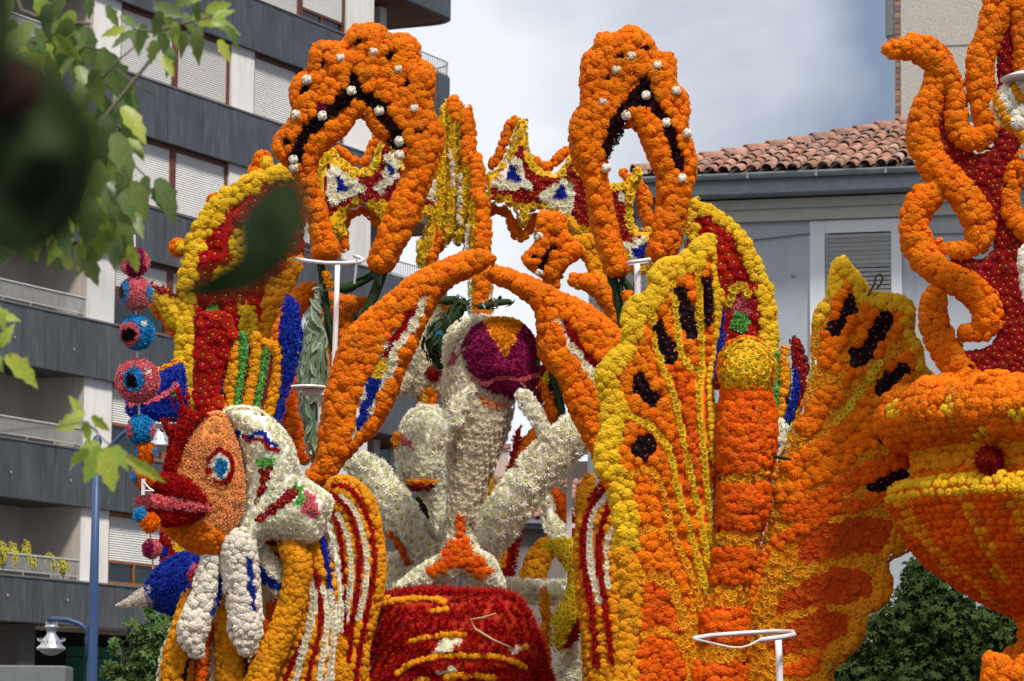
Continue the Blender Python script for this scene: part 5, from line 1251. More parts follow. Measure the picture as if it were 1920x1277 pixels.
tube(f, 'upper_lip', [(270, 908, 11), (290, 906, 19), (322, 912, 25), (352, 926, 22), (378, 942, 13), (393, 952, 5)], K('red', 10), dz=86, fz=1.1); tube(f, 'lower_lip', [(274, 966, 11), (300, 966, 19), (332, 966, 21), (362, 962, 16), (390, 953, 5)], K('red', 10), dz=84, fz=1.1)
tube(f, 'teeth', [(264, 938, 10), (290, 940, 13), (325, 944, 13), (360, 949, 10), (392, 953, 5)], K('pink', 11), dz=101, fz=1.0)
# rainbow crest
plate(f, 'crest_spine', [(362, 590), (395, 580), (435, 590), (446, 640), (430, 690), (420, 730), (416, 768), (390, 780), (365, 770), (360, 700), (366, 640)], 16, 14, ('strawflower', 'red', 19), dz=8, back=12)
for nm, c, pth in (('blue_plume', K('blue', 9), [(424, 650, 7), (415, 700, 8), (410, 766, 7)]), ('red_plume', SR(11), [(434, 645, 5), (424, 700, 5), (418, 766, 5)]), ('gold_plume', MG(15), [(438, 630, 10), (438, 680, 11), (430, 730, 11), (426, 765, 10)]), ('green_plume', K('green', 10), [(455, 632, 10), (455, 680, 10), (447, 730, 9), (442, 762, 8)]), ('red_plume', SR(11), [(470, 648, 5), (463, 700, 6), (454, 765, 6)]),
                   ('gold_plume', MG(15), [(478, 634, 11), (479, 680, 11), (470, 730, 11), (462, 770, 10)]), ('green_plume', K('green', 10), [(498, 652, 8), (492, 700, 8), (480, 772, 8)]), ('red_plume', SR(11), [(512, 662, 5), (503, 710, 5), (490, 778, 6)]), ('gold_plume', MG(15), [(500, 646, 9), (520, 658, 12), (522, 700, 11), (512, 745, 11), (500, 785, 10)]), ('blue_plume', K('blue', 11), [(544, 572, 14), (545, 630, 21), (540, 690, 16), (530, 740, 9), (520, 788, 8)])):
    tube(f, nm, pth, c, dz=10)
# hanging whiskers
tube(f, 'whisker', [(394, 1048, 18), (388, 1085, 21), (378, 1130, 25), (364, 1172, 30), (358, 1196, 26), (366, 1216, 18)], ('pompom', 'snow', 16), [Sz([(418, 1070), (412, 1110), (395, 1150)], 12, K('blue', 9))], dz=40)
tube(f, 'whisker', [(446, 1030, 36), (452, 1085, 34), (458, 1135, 32), (460, 1180, 32), (463, 1212, 20)], ('pompom', 'snow', 16), [Sz([(465, 1048), (469, 1090), (473, 1142)], 9, K('blue', 9))], dz=40)
tube(f, 'whisker', [(485, 1040, 24), (508, 1072, 24), (530, 1108, 18)], RB('white', 14), [Sz([(488, 1072), (508, 1090), (532, 1106)], 16, K('blue', 10))], dz=-6)
tube(f, 'inner_stripe', [(413, 1080, 6), (408, 1120, 8), (395, 1150, 4)], K('blue', 9), dz=30)
# legs
tube(f, 'leg', [(350, 1120, 10), (340, 1180, 20), (334, 1230, 27), (328, 1345, 34)], MG(20), dz=0); tube(f, 'leg_fringe', [(338, 1150, 5), (318, 1200, 9), (306, 1250, 10), (296, 1345, 12)], CW(14), dz=-8)
tube(f, 'leg', [(400, 1170, 8), (380, 1230, 12), (370, 1345, 15)], MD(18), dz=-14); tube(f, 'leg', [(425, 1130, 16), (428, 1180, 24), (432, 1240, 28), (440, 1345, 30)], MG(20)); tube(f, 'leg_fringe', [(395, 1190, 8), (402, 1240, 14), (398, 1345, 14)], CC(15), dz=-20)
tube(f, 'dark_seam', [(352, 1240, 3), (344, 1275, 4), (338, 1345, 5)], K('maroon', 9), dz=26); tube(f, 'dark_seam', [(455, 1200, 4), (462, 1240, 4), (470, 1345, 5)], K('maroon', 9), dz=26)
plate(f, 'belly', [(460, 1020), (530, 1010), (545, 1100), (530, 1200), (500, 1345), (440, 1345), (450, 1200), (470, 1100)], 14, 16, CC(16), [Pz([(495, 1015), (525, 1015), (525, 1060), (500, 1040)], K('red', 11)), Sz([(480, 1032), (520, 1030)], 10, DG(12)), Pz([(500, 1130), (530, 1120), (520, 1200), (495, 1220)], MD(16))], dz=-40)
tube(f, 'leg', [(546, 1030, 22), (560, 1060, 26), (552, 1110, 25), (538, 1160, 25), (516, 1210, 26), (492, 1260, 28), (470, 1345, 30)], MG(19), dz=20)
f.done()
f = Fig('striped_fin', 'tall fin with concentric red, white and yellow stripes joining the red mound', 'flower fin', (660, 1345), 20.3, 'striped fins')
plate(f, 'fin_body', [(606, 930), (615, 900), (640, 890), (670, 898), (700, 930), (716, 980), (724, 1040), (722, 1100), (708, 1160), (692, 1230), (686, 1345), (590, 1345), (600, 1250), (620, 1180), (622, 1080), (612, 1000)], 30, 40, MG(17),
      [Sz([(624, 912), (650, 914), (676, 940), (694, 985), (702, 1040), (698, 1100), (684, 1170), (672, 1240), (668, 1300)], 11, K('red', 10)), Sz([(640, 930), (664, 955), (680, 1000), (688, 1050), (684, 1105), (672, 1160)], 8, CW(11)), Sz([(622, 925), (648, 948), (666, 990), (674, 1045), (670, 1110), (660, 1180), (655, 1240)], 10, K('red', 10)), Sz([(634, 965), (650, 1000), (658, 1050), (656, 1110), (650, 1160)], 8, CW(11)), Sz([(618, 945), (634, 985), (642, 1045), (644, 1110), (650, 1190)], 9, K('red', 10)), Sz([(622, 985), (630, 1030), (632, 1100)], 7, CW(10))], dz=6)
f.done()
f = Fig('striped_fin', 'lower fin with slanting red and white stripes beneath the fish belly', 'flower fin', (580, 1345), 20.1, 'striped fins')
plate(f, 'fin_body', [(560, 1025), (595, 990), (612, 1010), (630, 1080), (638, 1150), (628, 1230), (612, 1345), (470, 1345), (500, 1270), (540, 1200), (565, 1120)], 24, 30, MG(17),
      [Sz([(592, 975), (606, 1030), (616, 1080), (622, 1150)], 10, K('blue', 9)), Sz([(580, 1040), (592, 1100), (586, 1160), (562, 1215), (540, 1260), (520, 1320)], 11, K('red', 10)), Sz([(582, 1080), (588, 1130), (580, 1180), (560, 1250), (545, 1320)], 14, CW(15)), Sz([(592, 1075), (604, 1130), (598, 1190), (582, 1250), (570, 1320)], 10, K('red', 10)), Sz([(604, 1100), (614, 1150), (608, 1210), (596, 1290)], 9, CW(12)), Sz([(620, 1110), (626, 1160), (622, 1220), (612, 1290)], 12, CW(14))], dz=2)
tube(f, 'white_band', [(612, 975, 6), (628, 1040, 8), (636, 1110, 9), (634, 1180, 9)], CW(15), dz=6)
tube(f, 'blue_band', [(601, 1000, 5), (610, 1050, 7), (618, 1100, 7), (622, 1155, 4)], K('blue', 9), dz=20)
f.done()
# ---------------------------------------------------------------- blue heads behind the fish
f = Fig('whale_figure', 'dark blue head with pink lips and green eye behind the eyeball garland', 'whale figure', (300, 1400), 21.8)
plate(f, 'head', [(300, 702), (318, 690), (345, 688), (350, 780), (325, 790), (280, 788), (245, 782), (236, 768), (240, 742), (275, 735), (292, 718)], 26, 28, K('blue', 11), [Sz([(238, 760), (285, 750), (312, 738), (330, 722)], 11, K('pink', 10)), Cz(326, 737, 8, 8, K('green', 8))])
tube(f, 'gold_rim', [(300, 694, 4), (318, 684, 5), (335, 680, 5)], MG(13), dz=-4)
f.done()
f = Fig('bird_figure', 'blue bird head with pointed cream beak beneath the fish chin', 'bird figure', (330, 1400), 21.0)
plate(f, 'head', [(268, 1104), (282, 1078), (305, 1054), (340, 1036), (375, 1034), (400, 1060), (400, 1150), (365, 1165), (325, 1156), (290, 1142), (270, 1130)], 46, 50, K('blue', 10), [Cz(372, 1082, 20, 26, K('rose', 9)), Cz(374, 1086, 9, 11, K('green', 8))], back=30)
tube(f, 'beak', [(300, 1112, 27), (275, 1119, 20), (250, 1127, 12), (226, 1135, 5)], ('rosebud', 'snow', 10), dz=14)
tube(f, 'neck', [(350, 1150, 14), (345, 1190, 14), (345, 1345, 16)], K('blue', 10), dz=-20)
f.done()
f = Fig('fish_figure', 'small red and peach face peeping between the garland and the blue bird', 'fish figure', (315, 1400), 22.6)
plate(f, 'face', [(300, 1000), (318, 990), (345, 1010), (350, 1050), (330, 1070), (302, 1065)], 14, 14, K('red', 10), [Cz(308, 1034, 8, 11, K('blue', 8)), Pz([(316, 1000), (340, 1015), (335, 1030), (320, 1020)], RB('peach', 10)), Cz(337, 1028, 12, 9, DY(11))])
f.done()

# ---------------------------------------------------------------- garland of eyeballs
f = Fig('eyeball_garland', 'vertical string of pink, blue and orange flower eyeballs left of the fish', 'garland', (262, 1100), 19.6)
def eye(x, y, r, c, zs, side=None): ball(f, 'eyeball', x, y, r, c, zs)
eye(253, 492, 27, K('pink', 10), [Cz(254, 490, 16, 34, K('purple', 10))])
eye(254, 550, 31, K('pink', 10), [Cz(226, 548, 9, 13, K('black', 8)), Cz(230, 548, 15, 24, K('sky', 9)), Cz(284, 548, 12, 20, K('sky', 9))][::-1])
eye(257, 624, 32, K('sky', 10), [Cz(243, 627, 20, 23, K('pink', 9)), Cz(242, 628, 12, 13, K('black', 8)), Cz(269, 607, 6, 5, K('snow', 8))])
eye(258, 714, 41, K('pink', 11), [Cz(251, 712, 20, 22, K('sky', 9)), Cz(247, 714, 11, 14, K('black', 8)), Cz(277, 697, 6, 6, K('snow', 8))])
eye(264, 806, 27, K('sky', 10), [Cz(238, 806, 12, 20, K('pink', 9)), Cz(232, 806, 6, 10, K('black', 8)), Cz(290, 808, 10, 16, K('pink', 9))])
eye(272, 849, 22, K('orange', 10), [Cz(252, 848, 9, 14, K('sky', 8)), Cz(292, 848, 8, 14, K('sky', 8))])
eye(268, 893, 22, K('orange', 10), [Cz(250, 898, 8, 14, K('sky', 8)), Cz(290, 890, 8, 10, K('sky', 8))])
eye(263, 966, 13, K('sky', 10), []); eye(281, 980, 18, K('orange', 10), [])
eye(285, 1029, 18, K('pink', 9), [Cz(276, 1026, 13, 20, K('purple', 9))])
m = MB(); m.pipe([WV(x, y, 19.6) for x, y in ((252, 440), (254, 500), (256, 600), (259, 715), (262, 800), (266, 900), (268, 905))], .0065, 5); f.solid('cord', m.mesh('cord', steel_w))
m = MB(); m.pipe([WV(x, y, 19.6) for x, y in ((280, 990), (285, 1030), (287, 1067))], .005, 5); f.solid('cord', m.mesh('cord', plain('pink_cord', (.6, .35, .33))))
m = MB(); a = WV(268, 928, 19.1); m.abox(a.x - .010, a.x + .010, 19.1, 19.13, a.z, a.z + .09); m.pipe([WV(270, 905, 19.1), WV(280, 916, 19.1), WV(288, 921, 19.1)], .006, 5); m.pipe([WV(272, 920, 19.1), WV(284, 921, 19.1)], .005, 5); f.solid('bracket', m.mesh('bracket', steel_w))
f.done()

# ---------------------------------------------------------------- second rainbow fish behind the butterfly
f = Fig('fish_figure', 'second rainbow-crested fish, mostly hidden behind the butterfly body', 'fish figure', (1470, 1400), 21.2)
for nm, c, pth in (('red_plume', SR(13), [(1490, 640, 10), (1500, 680, 16), (1502, 730, 12), (1490, 790, 8)]), ('blue_plume', K('blue', 10), [(1493, 690, 5), (1492, 730, 8), (1478, 790, 7)]), ('gold_plume', MG(16), [(1470, 665, 10), (1472, 710, 10), (1465, 790, 9)]), ('green_plume', K('green', 10), [(1456, 665, 8), (1455, 730, 9), (1448, 790, 8)]), ('red_plume', SR(12), [(1480, 700, 5), (1470, 790, 6)]), ('blue_plume', K('blue', 10), [(1352, 590, 8), (1350, 650, 8), (1338, 700, 8)])): tube(f, nm, pth, c, dz=10 if c[1] == 'blue' else 0)
plate(f, 'body', [(1435, 790), (1470, 785), (1482, 800), (1475, 850), (1460, 900), (1445, 930), (1430, 930), (1425, 850)], 20, 20, CW(15), [Sz([(1460, 835), (1440, 850)], 6, K('blue', 8))])
f.done()

# ---------------------------------------------------------------- butterfly
f = Fig('butterfly_figure', 'giant orange and yellow butterfly with dark spots on two raised wings', 'butterfly figure', (1380, 1345), 19.4)
lw = [(1325, 436), (1342, 452), (1344, 500), (1357, 560), (1352, 610), (1342, 660), (1338, 700), (1345, 780), (1345, 900), (1345, 1050), (1340, 1345), (1148, 1345), (1152, 1250), (1160, 1150), (1160, 1090), (1148, 1040), (1150, 985), (1140, 930), (1118, 890), (1112, 850), (1124, 800), (1124, 750), (1114, 712), (1124, 680), (1150, 655), (1164, 635), (1164, 590), (1180, 558), (1210, 545), (1214, 512), (1238, 486), (1275, 476), (1298, 452)]
vein = DY(16)
sb = ('strawflower', 'black', 17)
P = plate(f, 'wing', lw, 20, 26, MO(23),
      [Pz([(1186, 1085), (1262, 1100), (1300, 1180), (1300, 1345), (1186, 1345)], MD(23)), Pz([(1290, 1120), (1300, 1060), (1345, 1000), (1345, 1345), (1300, 1345)], DG(17)), Pz([(1250, 690), (1290, 700), (1335, 900), (1335, 1000), (1300, 960), (1270, 860)], MD(20)),
       Sz([(1340, 455), (1346, 540), (1350, 590), (1342, 660), (1334, 720), (1342, 860)], 18, MY(18)), Sz([(1262, 520), (1268, 600), (1276, 660), (1296, 690), (1318, 690)], 16, vein), Sz([(1306, 500), (1312, 580), (1316, 690), (1310, 760), (1325, 900), (1338, 1050)], 16, vein), Sz([(1222, 580), (1228, 650), (1262, 740), (1282, 830), (1310, 960), (1330, 1060)], 16, vein),
       Sz([(1178, 780), (1220, 800), (1252, 840), (1270, 920), (1300, 1020), (1326, 1110)], 16, vein), Sz([(1170, 895), (1215, 882), (1240, 915), (1262, 1000), (1300, 1090), (1325, 1170)], 20, DG(17)), Sz([(1188, 1005), (1215, 992), (1250, 998)], 20, DG(17)), Sz([(1195, 1085), (1225, 1080), (1262, 1108), (1290, 1200), (1300, 1345)], 22, DG(17)), Sz([(1195, 1195), (1225, 1182), (1262, 1192), (1285, 1230)], 20, DG(17)),
       Sz([(1326, 442), (1305, 478), (1262, 498), (1236, 512), (1232, 545), (1200, 570), (1186, 600), (1180, 640), (1152, 678), (1140, 720), (1150, 770), (1146, 820), (1140, 865), (1165, 905), (1170, 950), (1178, 1000), (1178, 1060)], 42, MY(24)), Sz([(1176, 1050), (1178, 1110), (1176, 1170), (1172, 1230), (1168, 1345)], 46, MG(22)),
       Sz([(1276, 548), (1284, 578), (1292, 605), (1297, 622)], 27, sb), Sz([(1325, 528), (1330, 562), (1328, 600)], 16, sb), Sz([(1236, 615), (1243, 640), (1256, 672)], 27, sb), Sz([(1196, 712), (1208, 732), (1226, 750)], 30, sb), Cz(1204, 838, 22, 23, sb)], back=18, g=8, dz=26, lean=lambda x, y: (1345 - x) * .35)
sp_ = ('strawflower', 'black', 17)
rw = [(1552, 530), (1556, 500), (1576, 480), (1598, 496), (1618, 520), (1640, 545), (1675, 548), (1705, 560), (1717, 585), (1716, 622), (1732, 650), (1736, 682), (1762, 712), (1766, 760), (1730, 790), (1710, 830), (1712, 900), (1718, 960), (1720, 1010), (1708, 1036), (1670, 1056), (1676, 1092), (1665, 1132), (1630, 1158), (1620, 1200), (1592, 1236), (1565, 1262), (1552, 1345), (1330, 1345), (1345, 1200), (1400, 1080), (1436, 985), (1440, 900), (1462, 850), (1485, 790), (1516, 705), (1516, 650), (1524, 590), (1545, 560)]
ov = MO(24)
plate(f, 'wing', rw, 22, 26, DG(17),
      [Pz([(1590, 520), (1604, 545), (1600, 600), (1580, 650), (1572, 700), (1540, 690), (1534, 650), (1556, 610), (1572, 560)], ov), Pz([(1625, 572), (1670, 572), (1690, 590), (1685, 625), (1650, 665), (1612, 700), (1584, 730), (1584, 690), (1600, 640)], ov), Pz([(1690, 660), (1712, 660), (1722, 690), (1700, 725), (1660, 750), (1625, 780), (1608, 775), (1630, 730)], ov),
       Sz([(1560, 740), (1536, 770), (1518, 800)], 34, ov), Sz([(1612, 790), (1576, 810), (1540, 845), (1490, 880)], 34, ov), Sz([(1680, 800), (1640, 815), (1590, 850), (1530, 890), (1470, 930)], 34, ov), Sz([(1700, 860), (1640, 880), (1590, 905), (1540, 935), (1480, 965)], 30, MD(21)), Sz([(1690, 925), (1640, 938), (1570, 955), (1500, 990), (1460, 1015)], 22, MD(20)), Sz([(1525, 690), (1500, 760), (1470, 840)], 14, DL(16)), Sz([(1650, 680), (1610, 740), (1570, 790)], 13, DL(15)),
       Sz([(1560, 545), (1575, 500), (1600, 520), (1640, 562), (1700, 575), (1708, 620), (1724, 660), (1750, 720), (1752, 790)], 26, MY(22)), Sz([(1530, 600), (1548, 550), (1556, 520)], 26, MY(22)),
       Pz([(1492, 1019), (1530, 989), (1615, 967), (1675, 977), (1682, 1009), (1650, 1034), (1580, 1044), (1505, 1056)], ('daisy', 'rust', 15)), Pz([(1450, 1140), (1490, 1099), (1565, 1064), (1630, 1072), (1637, 1104), (1605, 1129), (1530, 1136), (1455, 1150)], ('daisy', 'rust', 15)), Pz([(1440, 1210), (1485, 1164), (1550, 1139), (1590, 1157), (1588, 1184), (1550, 1211), (1460, 1230)], ('daisy', 'rust', 15)), Pz([(1464, 1262), (1510, 1229), (1540, 1226), (1530, 1255), (1500, 1275)], MD(20)), Sz([(1440, 1030), (1420, 1080), (1400, 1140), (1385, 1200)], 18, MO(19)), Sz([(1690, 1000), (1670, 1045), (1650, 1140), (1600, 1215)], 24, MG(19)), Sz([(1592, 562), (1588, 585), (1575, 605), (1564, 625)], 26, sp_), Sz([(1658, 602), (1642, 630), (1626, 650), (1608, 668)], 32, sp_), Sz([(1696, 688), (1672, 710), (1650, 728)], 27, sp_), Sz([(1668, 815), (1655, 825)], 18, sp_), Sz([(1700, 890), (1670, 902), (1645, 914)], 22, sp_)], back=16, g=8, lean=lambda x, y: (x - 1440) * .12)
tube(f, 'body', [(1400, 745, 50), (1400, 800, 58), (1397, 860, 56), (1395, 900, 50), (1394, 945, 52), (1384, 1000, 44), (1374, 1060, 42), (1364, 1118, 40), (1358, 1165, 48), (1356, 1220, 48), (1345, 1280, 56), (1345, 1345, 56)], MD(24),
     [Pz([(1330, 886), (1460, 880), (1460, 908), (1330, 905)], DG(17)), Pz([(1330, 996), (1460, 996), (1450, 1028), (1325, 1028)], DG(17)), Pz([(1320, 1098), (1440, 1096), (1430, 1140), (1320, 1140)], DG(17)), Pz([(1300, 1205), (1430, 1205), (1430, 1238), (1300, 1240)], DG(17))], dz=46)
ball(f, 'head', 1400, 692, 56, MO(22), [Pz([(1358, 655), (1368, 640), (1400, 634), (1432, 638), (1452, 655), (1452, 700), (1440, 745), (1400, 752), (1358, 742), (1352, 700)], DY(20))], dz=52, ry=62)
tube(f, 'antenna', [(1446, 855, 4, 60), (1462, 858, 6, 80), (1480, 861, 5, 95)], K('leafdark', 6), blooms=False)
for pts in ([(1289, 478), (1285, 462), (1284, 452), (1290, 447), (1294, 456), (1291, 470), (1290, 480)], [(1627, 556), (1632, 545), (1640, 532), (1642, 518), (1650, 514), (1656, 522), (1650, 534), (1643, 542)]):
    m = MB(); m.pipe([WV(x, y, 19.25) for x, y in pts], .0065, 6); f.solid('wire_hook', m.mesh('wire_hook', plain('rusty_wire', (.07, .04, .025), rough=.6)))
f.done()

# ---------------------------------------------------------------- urn with flames
f = Fig('flower_urn', 'huge orange and gold urn with a red boss, lower right', 'flower urn', (1972, 1345), 18.0)
def urn():
    P = f.part('bowl'); Yc = f.Y + .88; s = Yc / FPX; c0 = W(1972, 638, Yc)
    prof = [(222, 728), (277, 736), (304, 752), (320, 778), (322, 802), (304, 826), (274, 842), (262, 856), (260, 880), (266, 902), (290, 912), (306, 926), (306, 945), (292, 968), (278, 1000), (262, 1030), (224, 1066), (180, 1096), (138, 1122), (98, 1142), (70, 1156), (64, 1180), (66, 1210), (90, 1225), (100, 1250), (96, 1345)]
    def pt_wave(a, y): return 1 + .018 * math.sin(a * 11) * (1 if y < 842 else 0)
    pr = spline(prof, k=4); n = 48; V = []; F = []
    def pt(r, y, a): z = W(1900, y + (7 * math.sin(a * 13) if y < 760 else 0), Yc)[2]; r = r * pt_wave(a, y); return (c0[0] + r * s * math.sin(a), Yc - r * s * math.cos(a), z)
    for r, y in pr:
        for j in range(n): V.append(pt(r * .985, y, 2 * math.pi * j / n))
    for i in range(len(pr) - 1):
        for j in range(n): F.append((i * n + j, i * n + (j + 1) % n, (i + 1) * n + (j + 1) % n, (i + 1) * n + j))
    P.base(V, F, [PM('orange')], np.zeros(len(F)))
    S = np.concatenate([[0], np.cumsum(np.hypot(*np.diff(pr, axis=0).T))]); pos = 0; row = 0
    out_ = {}
    def style(px, py, y):
        if y < 842: return MO(28) if not any(math.hypot(px - a, py - b) < 16 for a, b in ((1675, 770), (1783, 762), (1905, 775), (1842, 805))) else MY(22)
        if y < 896: return MG(25)
        if y < 912: return MO(20)
        if y < 940: return MY(22)
        if y > 1150: return MO(24)
        for a, b, w_ in (((1680, 930), (1780, 1065), 22), ((1800, 925), (1880, 1085), 24), ((1905, 925), (1925, 1000), 30), ((1690, 975), (1870, 1130), 14)):
            if segdist([a, b], np.array(px), np.array(py)) < w_ / 2: return MG(20)
        return MD(23)
    while pos < S[-1]:
        r = np.interp(pos, S, pr[:, 0]); y = np.interp(pos, S, pr[:, 1]); r2, y2 = np.interp(pos + 4, S, pr[:, 0]), np.interp(pos + 4, S, pr[:, 1])
        sp = 18.5; m = max(4, int(2 * math.pi * r / sp))
        for j in range(m):
            a = (j + .5 * (row % 2)) * 2 * math.pi / m + rng.normal(0, .12 * sp / r)
            a = (a + math.pi) % (2 * math.pi) - math.pi
            if abs(a) > 2.0 or (a > .35 and r > 90): continue
            yy = y + rng.normal(0, 2); q = pt(r, yy, a); px, py = project(np.array([q])); st = style(px[0], py[0], y)
            if px[0] > 1960: continue
            t = np.array([r2 - r, y2 - y]); t /= np.linalg.norm(t) + 1e-9; nr, ny = t[1], -t[0]
            if nr < -.2: nr, ny = -nr, -ny
            out_.setdefault(st, [[], []]); out_[st][0].append(q); out_[st][1].append((nr * math.sin(a), -nr * math.cos(a), -ny))
        pos += sp * .86; row += 1
    for st, (q, nn) in out_.items(): P.add(np.array(q), np.array(nn), st[2] * s * rng.uniform(.85, 1.15, len(q)), st[0], st[1])
urn()
f.Y -= .0; ball(f, 'red_boss', 1855, 862, 27, SP('crimson', 15), dz=-60)
plate(f, 'foot_scroll', [(1845, 1345), (1842, 1240), (1860, 1225), (1885, 1228), (1900, 1240), (1925, 1230), (1930, 1345)], 30, 30, MO(23), dz=-20)
f.done()
f = Fig('flower_flames', 'curling orange and dark red flames rising from the urn', 'flower flames', (1850, 740), 18.7)
plate(f, 'red_body', [(1760, 140), (1780, 160), (1790, 200), (1800, 262), (1836, 285), (1866, 262), (1872, 180), (1868, 110), (1880, 40), (1888, -30), (1915, -30), (1912, 60), (1914, 160), (1925, 240), (1905, 300), (1890, 350), (1895, 420), (1935, 450), (1935, 745), (1870, 738), (1810, 700), (1790, 660), (1850, 650), (1872, 610), (1860, 560), (1780, 505), (1790, 485), (1850, 480), (1860, 440), (1840, 390), (1800, 330), (1760, 290), (1748, 220), (1752, 170)], 14, 14, SR(16), back=10)
for i, pth in enumerate(([(1680, 92, 18), (1712, 88, 26), (1745, 100, 28), (1768, 128, 24), (1790, 170, 19), (1792, 215, 20), (1802, 252, 22), (1828, 262, 22), (1852, 245, 20), (1845, 200, 24), (1838, 150, 26), (1840, 105, 26), (1858, 60, 26), (1872, 10, 28), (1878, -30, 28)],
             [(1758, 130, 22), (1752, 168, 24), (1738, 205, 28), (1730, 250, 30), (1742, 295, 30), (1772, 330, 30), (1806, 365, 30), (1832, 405, 30), (1838, 440, 27), (1822, 465, 20), (1792, 472, 16), (1765, 462, 12)],
             [(1762, 352, 18), (1735, 372, 28), (1716, 405, 27), (1716, 445, 28), (1735, 485, 29), (1770, 515, 27), (1810, 535, 28), (1845, 565, 30), (1852, 598, 28), (1840, 622, 20), (1815, 622, 16)],
             [(1752, 562, 24), (1748, 590, 26), (1758, 625, 28), (1778, 665, 28), (1810, 705, 26), (1850, 732, 24), (1910, 745, 24)],
             [(1915, -30, 24), (1912, 30, 20), (1916, 80, 18), (1918, 150, 16)], [(1922, 300, 20), (1900, 335, 18), (1894, 380, 18), (1905, 415, 20), (1930, 440, 18)])):
    tube(f, 'flame_edge', pth, MO(26), dz=14 if i != 1 else 10)
f.done()
f = Fig('white_bud', 'white and yellow striped pompom bud hanging at the right edge', 'flower bud', (1900, 285), 18.0)
plate(f, 'bud_body', [(1856, 195), (1870, 170), (1895, 152), (1940, 145), (1940, 290), (1905, 262), (1882, 245), (1865, 222)], 34, 34, ('pompom', 'snow', 24), [Sz([(1872, 180), (1878, 205), (1895, 232), (1925, 262)], 11, MG(14)), Sz([(1902, 165), (1915, 185), (1935, 200)], 16, MG(14))])
m = MB(); m.lathe(WV(1935, 148, 17.95), [(.16, -.012), (.17, 0), (.10, .03), (.02, .04)], 20); f.solid('white_cap', m.mesh('white_cap', steel_w))
f.done()
f = Fig('white_bud', 'white pompom cluster low on the right edge beside the dark red flames', 'flower bud', (1915, 560), 18.2)
plate(f, 'bud_body', [(1908, 470), (1925, 455), (1945, 470), (1945, 580), (1920, 560), (1908, 520)], 22, 22, ('pompom', 'snow', 22), [Cz(1912, 465, 10, 8, MY(14))])
f.done()

# ================================================================== branch of the near tree, out of focus
barkm = plain('twig_bark', (.13, .11, .08), rough=.8)
def leafmat(name, c):
    if name in MATS: return MATS[name]
    m, nt = new_mat(name); N = nt.nodes.new; L = nt.links.new
    o = N('ShaderNodeOutputMaterial'); p = N('ShaderNodeBsdfPrincipled'); tr = N('ShaderNodeBsdfTranslucent'); ms = N('ShaderNodeMixShader')
    tcn = N('ShaderNodeTexCoord'); n = N('ShaderNodeTexNoise'); n.inputs['Scale'].default_value = 14; n.inputs['Detail'].default_value = 4; L(tcn.outputs['Object'], n.inputs[0])
    oi = N('ShaderNodeObjectInfo'); ad = N('ShaderNodeMath'); ad.operation = 'MULTIPLY_ADD'; ad.inputs[1].default_value = .45; L(oi.outputs['Random'], ad.inputs[0]); L(n.outputs[0], ad.inputs[2])
    r = N('ShaderNodeMapRange'); r.inputs[1].default_value = .45; r.inputs[2].default_value = .95; L(ad.outputs[0], r.inputs[0])
    mx = N('ShaderNodeMix'); mx.data_type = 'RGBA'; mx.inputs[6].default_value = (*c, 1); mx.inputs[7].default_value = (c[0] * 2.1, c[1] * 1.5, c[2] * 1.1, 1); L(r.outputs[0], mx.inputs[0])
    L(mx.outputs[2], p.inputs['Base Color']); L(mx.outputs[2], tr.inputs[0]); p.inputs['Roughness'].default_value = .42
    ms.inputs[0].default_value = .45; L(p.outputs[0], ms.inputs[1]); L(tr.outputs[0], ms.inputs[2]); L(ms.outputs[0], o.inputs[0]); MATS[name] = m; return m
def leaf_mesh(seed, mat):
    R = random.Random(seed); V = []; F = []; n = 11
    for i in range(n):
        t = i / (n - 1); w = .235 * math.sin(math.pi * min(1, t * .95 + .03) ** .75) ** .9 * (1 + (.20 if i % 3 == 1 else -.10) * (t > .15)) * (1 - .25 * t) + .004
        if i == n - 1: w = .002
        bend = (-.10 - .25 * (seed % 3)) * t * t; w1 = w * R.uniform(.9, 1.15)
        V += [(-w1, t, bend + .25 * w1 + R.uniform(-.01, .01)), (0, t, bend), (w * R.uniform(.9, 1.15), t, bend + .25 * w)]
    for i in range(n - 1):
        a = i * 3; F += [(a, a + 1, a + 4, a + 3), (a + 1, a + 2, a + 5, a + 4)]
    me = bpy.data.meshes.new('leaf'); me.from_pydata(V, [], F); me.materials.append(mat); me.polygons.foreach_set('use_smooth', [True] * len(F)); me.update(); return me
g1 = leafmat('leaf_green', (.105, .185, .055)); g2 = leafmat('leaf_yellowgreen', (.24, .36, .06)); g3 = leafmat('leaf_deep', (.07, .125, .04))
LM = {k: [leaf_mesh(i, k) for i in range(4)] for k in (g1, g2, g3)}
def place_leaf(root, x, y, Y, ln, ang, mat, tilt=.5, wide=1.0):
    """tip points at ang degrees in the picture (0 right, 90 down)"""
    p = WV(x, y, Y) - parent_loc(root); a = math.radians(ang); s = ln * Y / FPX
    yv = Vector((math.cos(a), random.uniform(-.35, .35), -math.sin(a))).normalized()
    zv = Vector((random.uniform(-tilt, tilt), -1, random.uniform(-.2, .9))); zv = (zv - yv * zv.dot(yv)).normalized(); xv = yv.cross(zv)
    o = bpy.data.objects.new('leaf', random.choice(LM[mat])); M3 = Matrix((xv * s * wide, yv * s, zv * s)).transposed()
    o.matrix_basis = Matrix.Translation(p) @ M3.to_4x4(); o.parent = root; COL.objects.link(o); return o
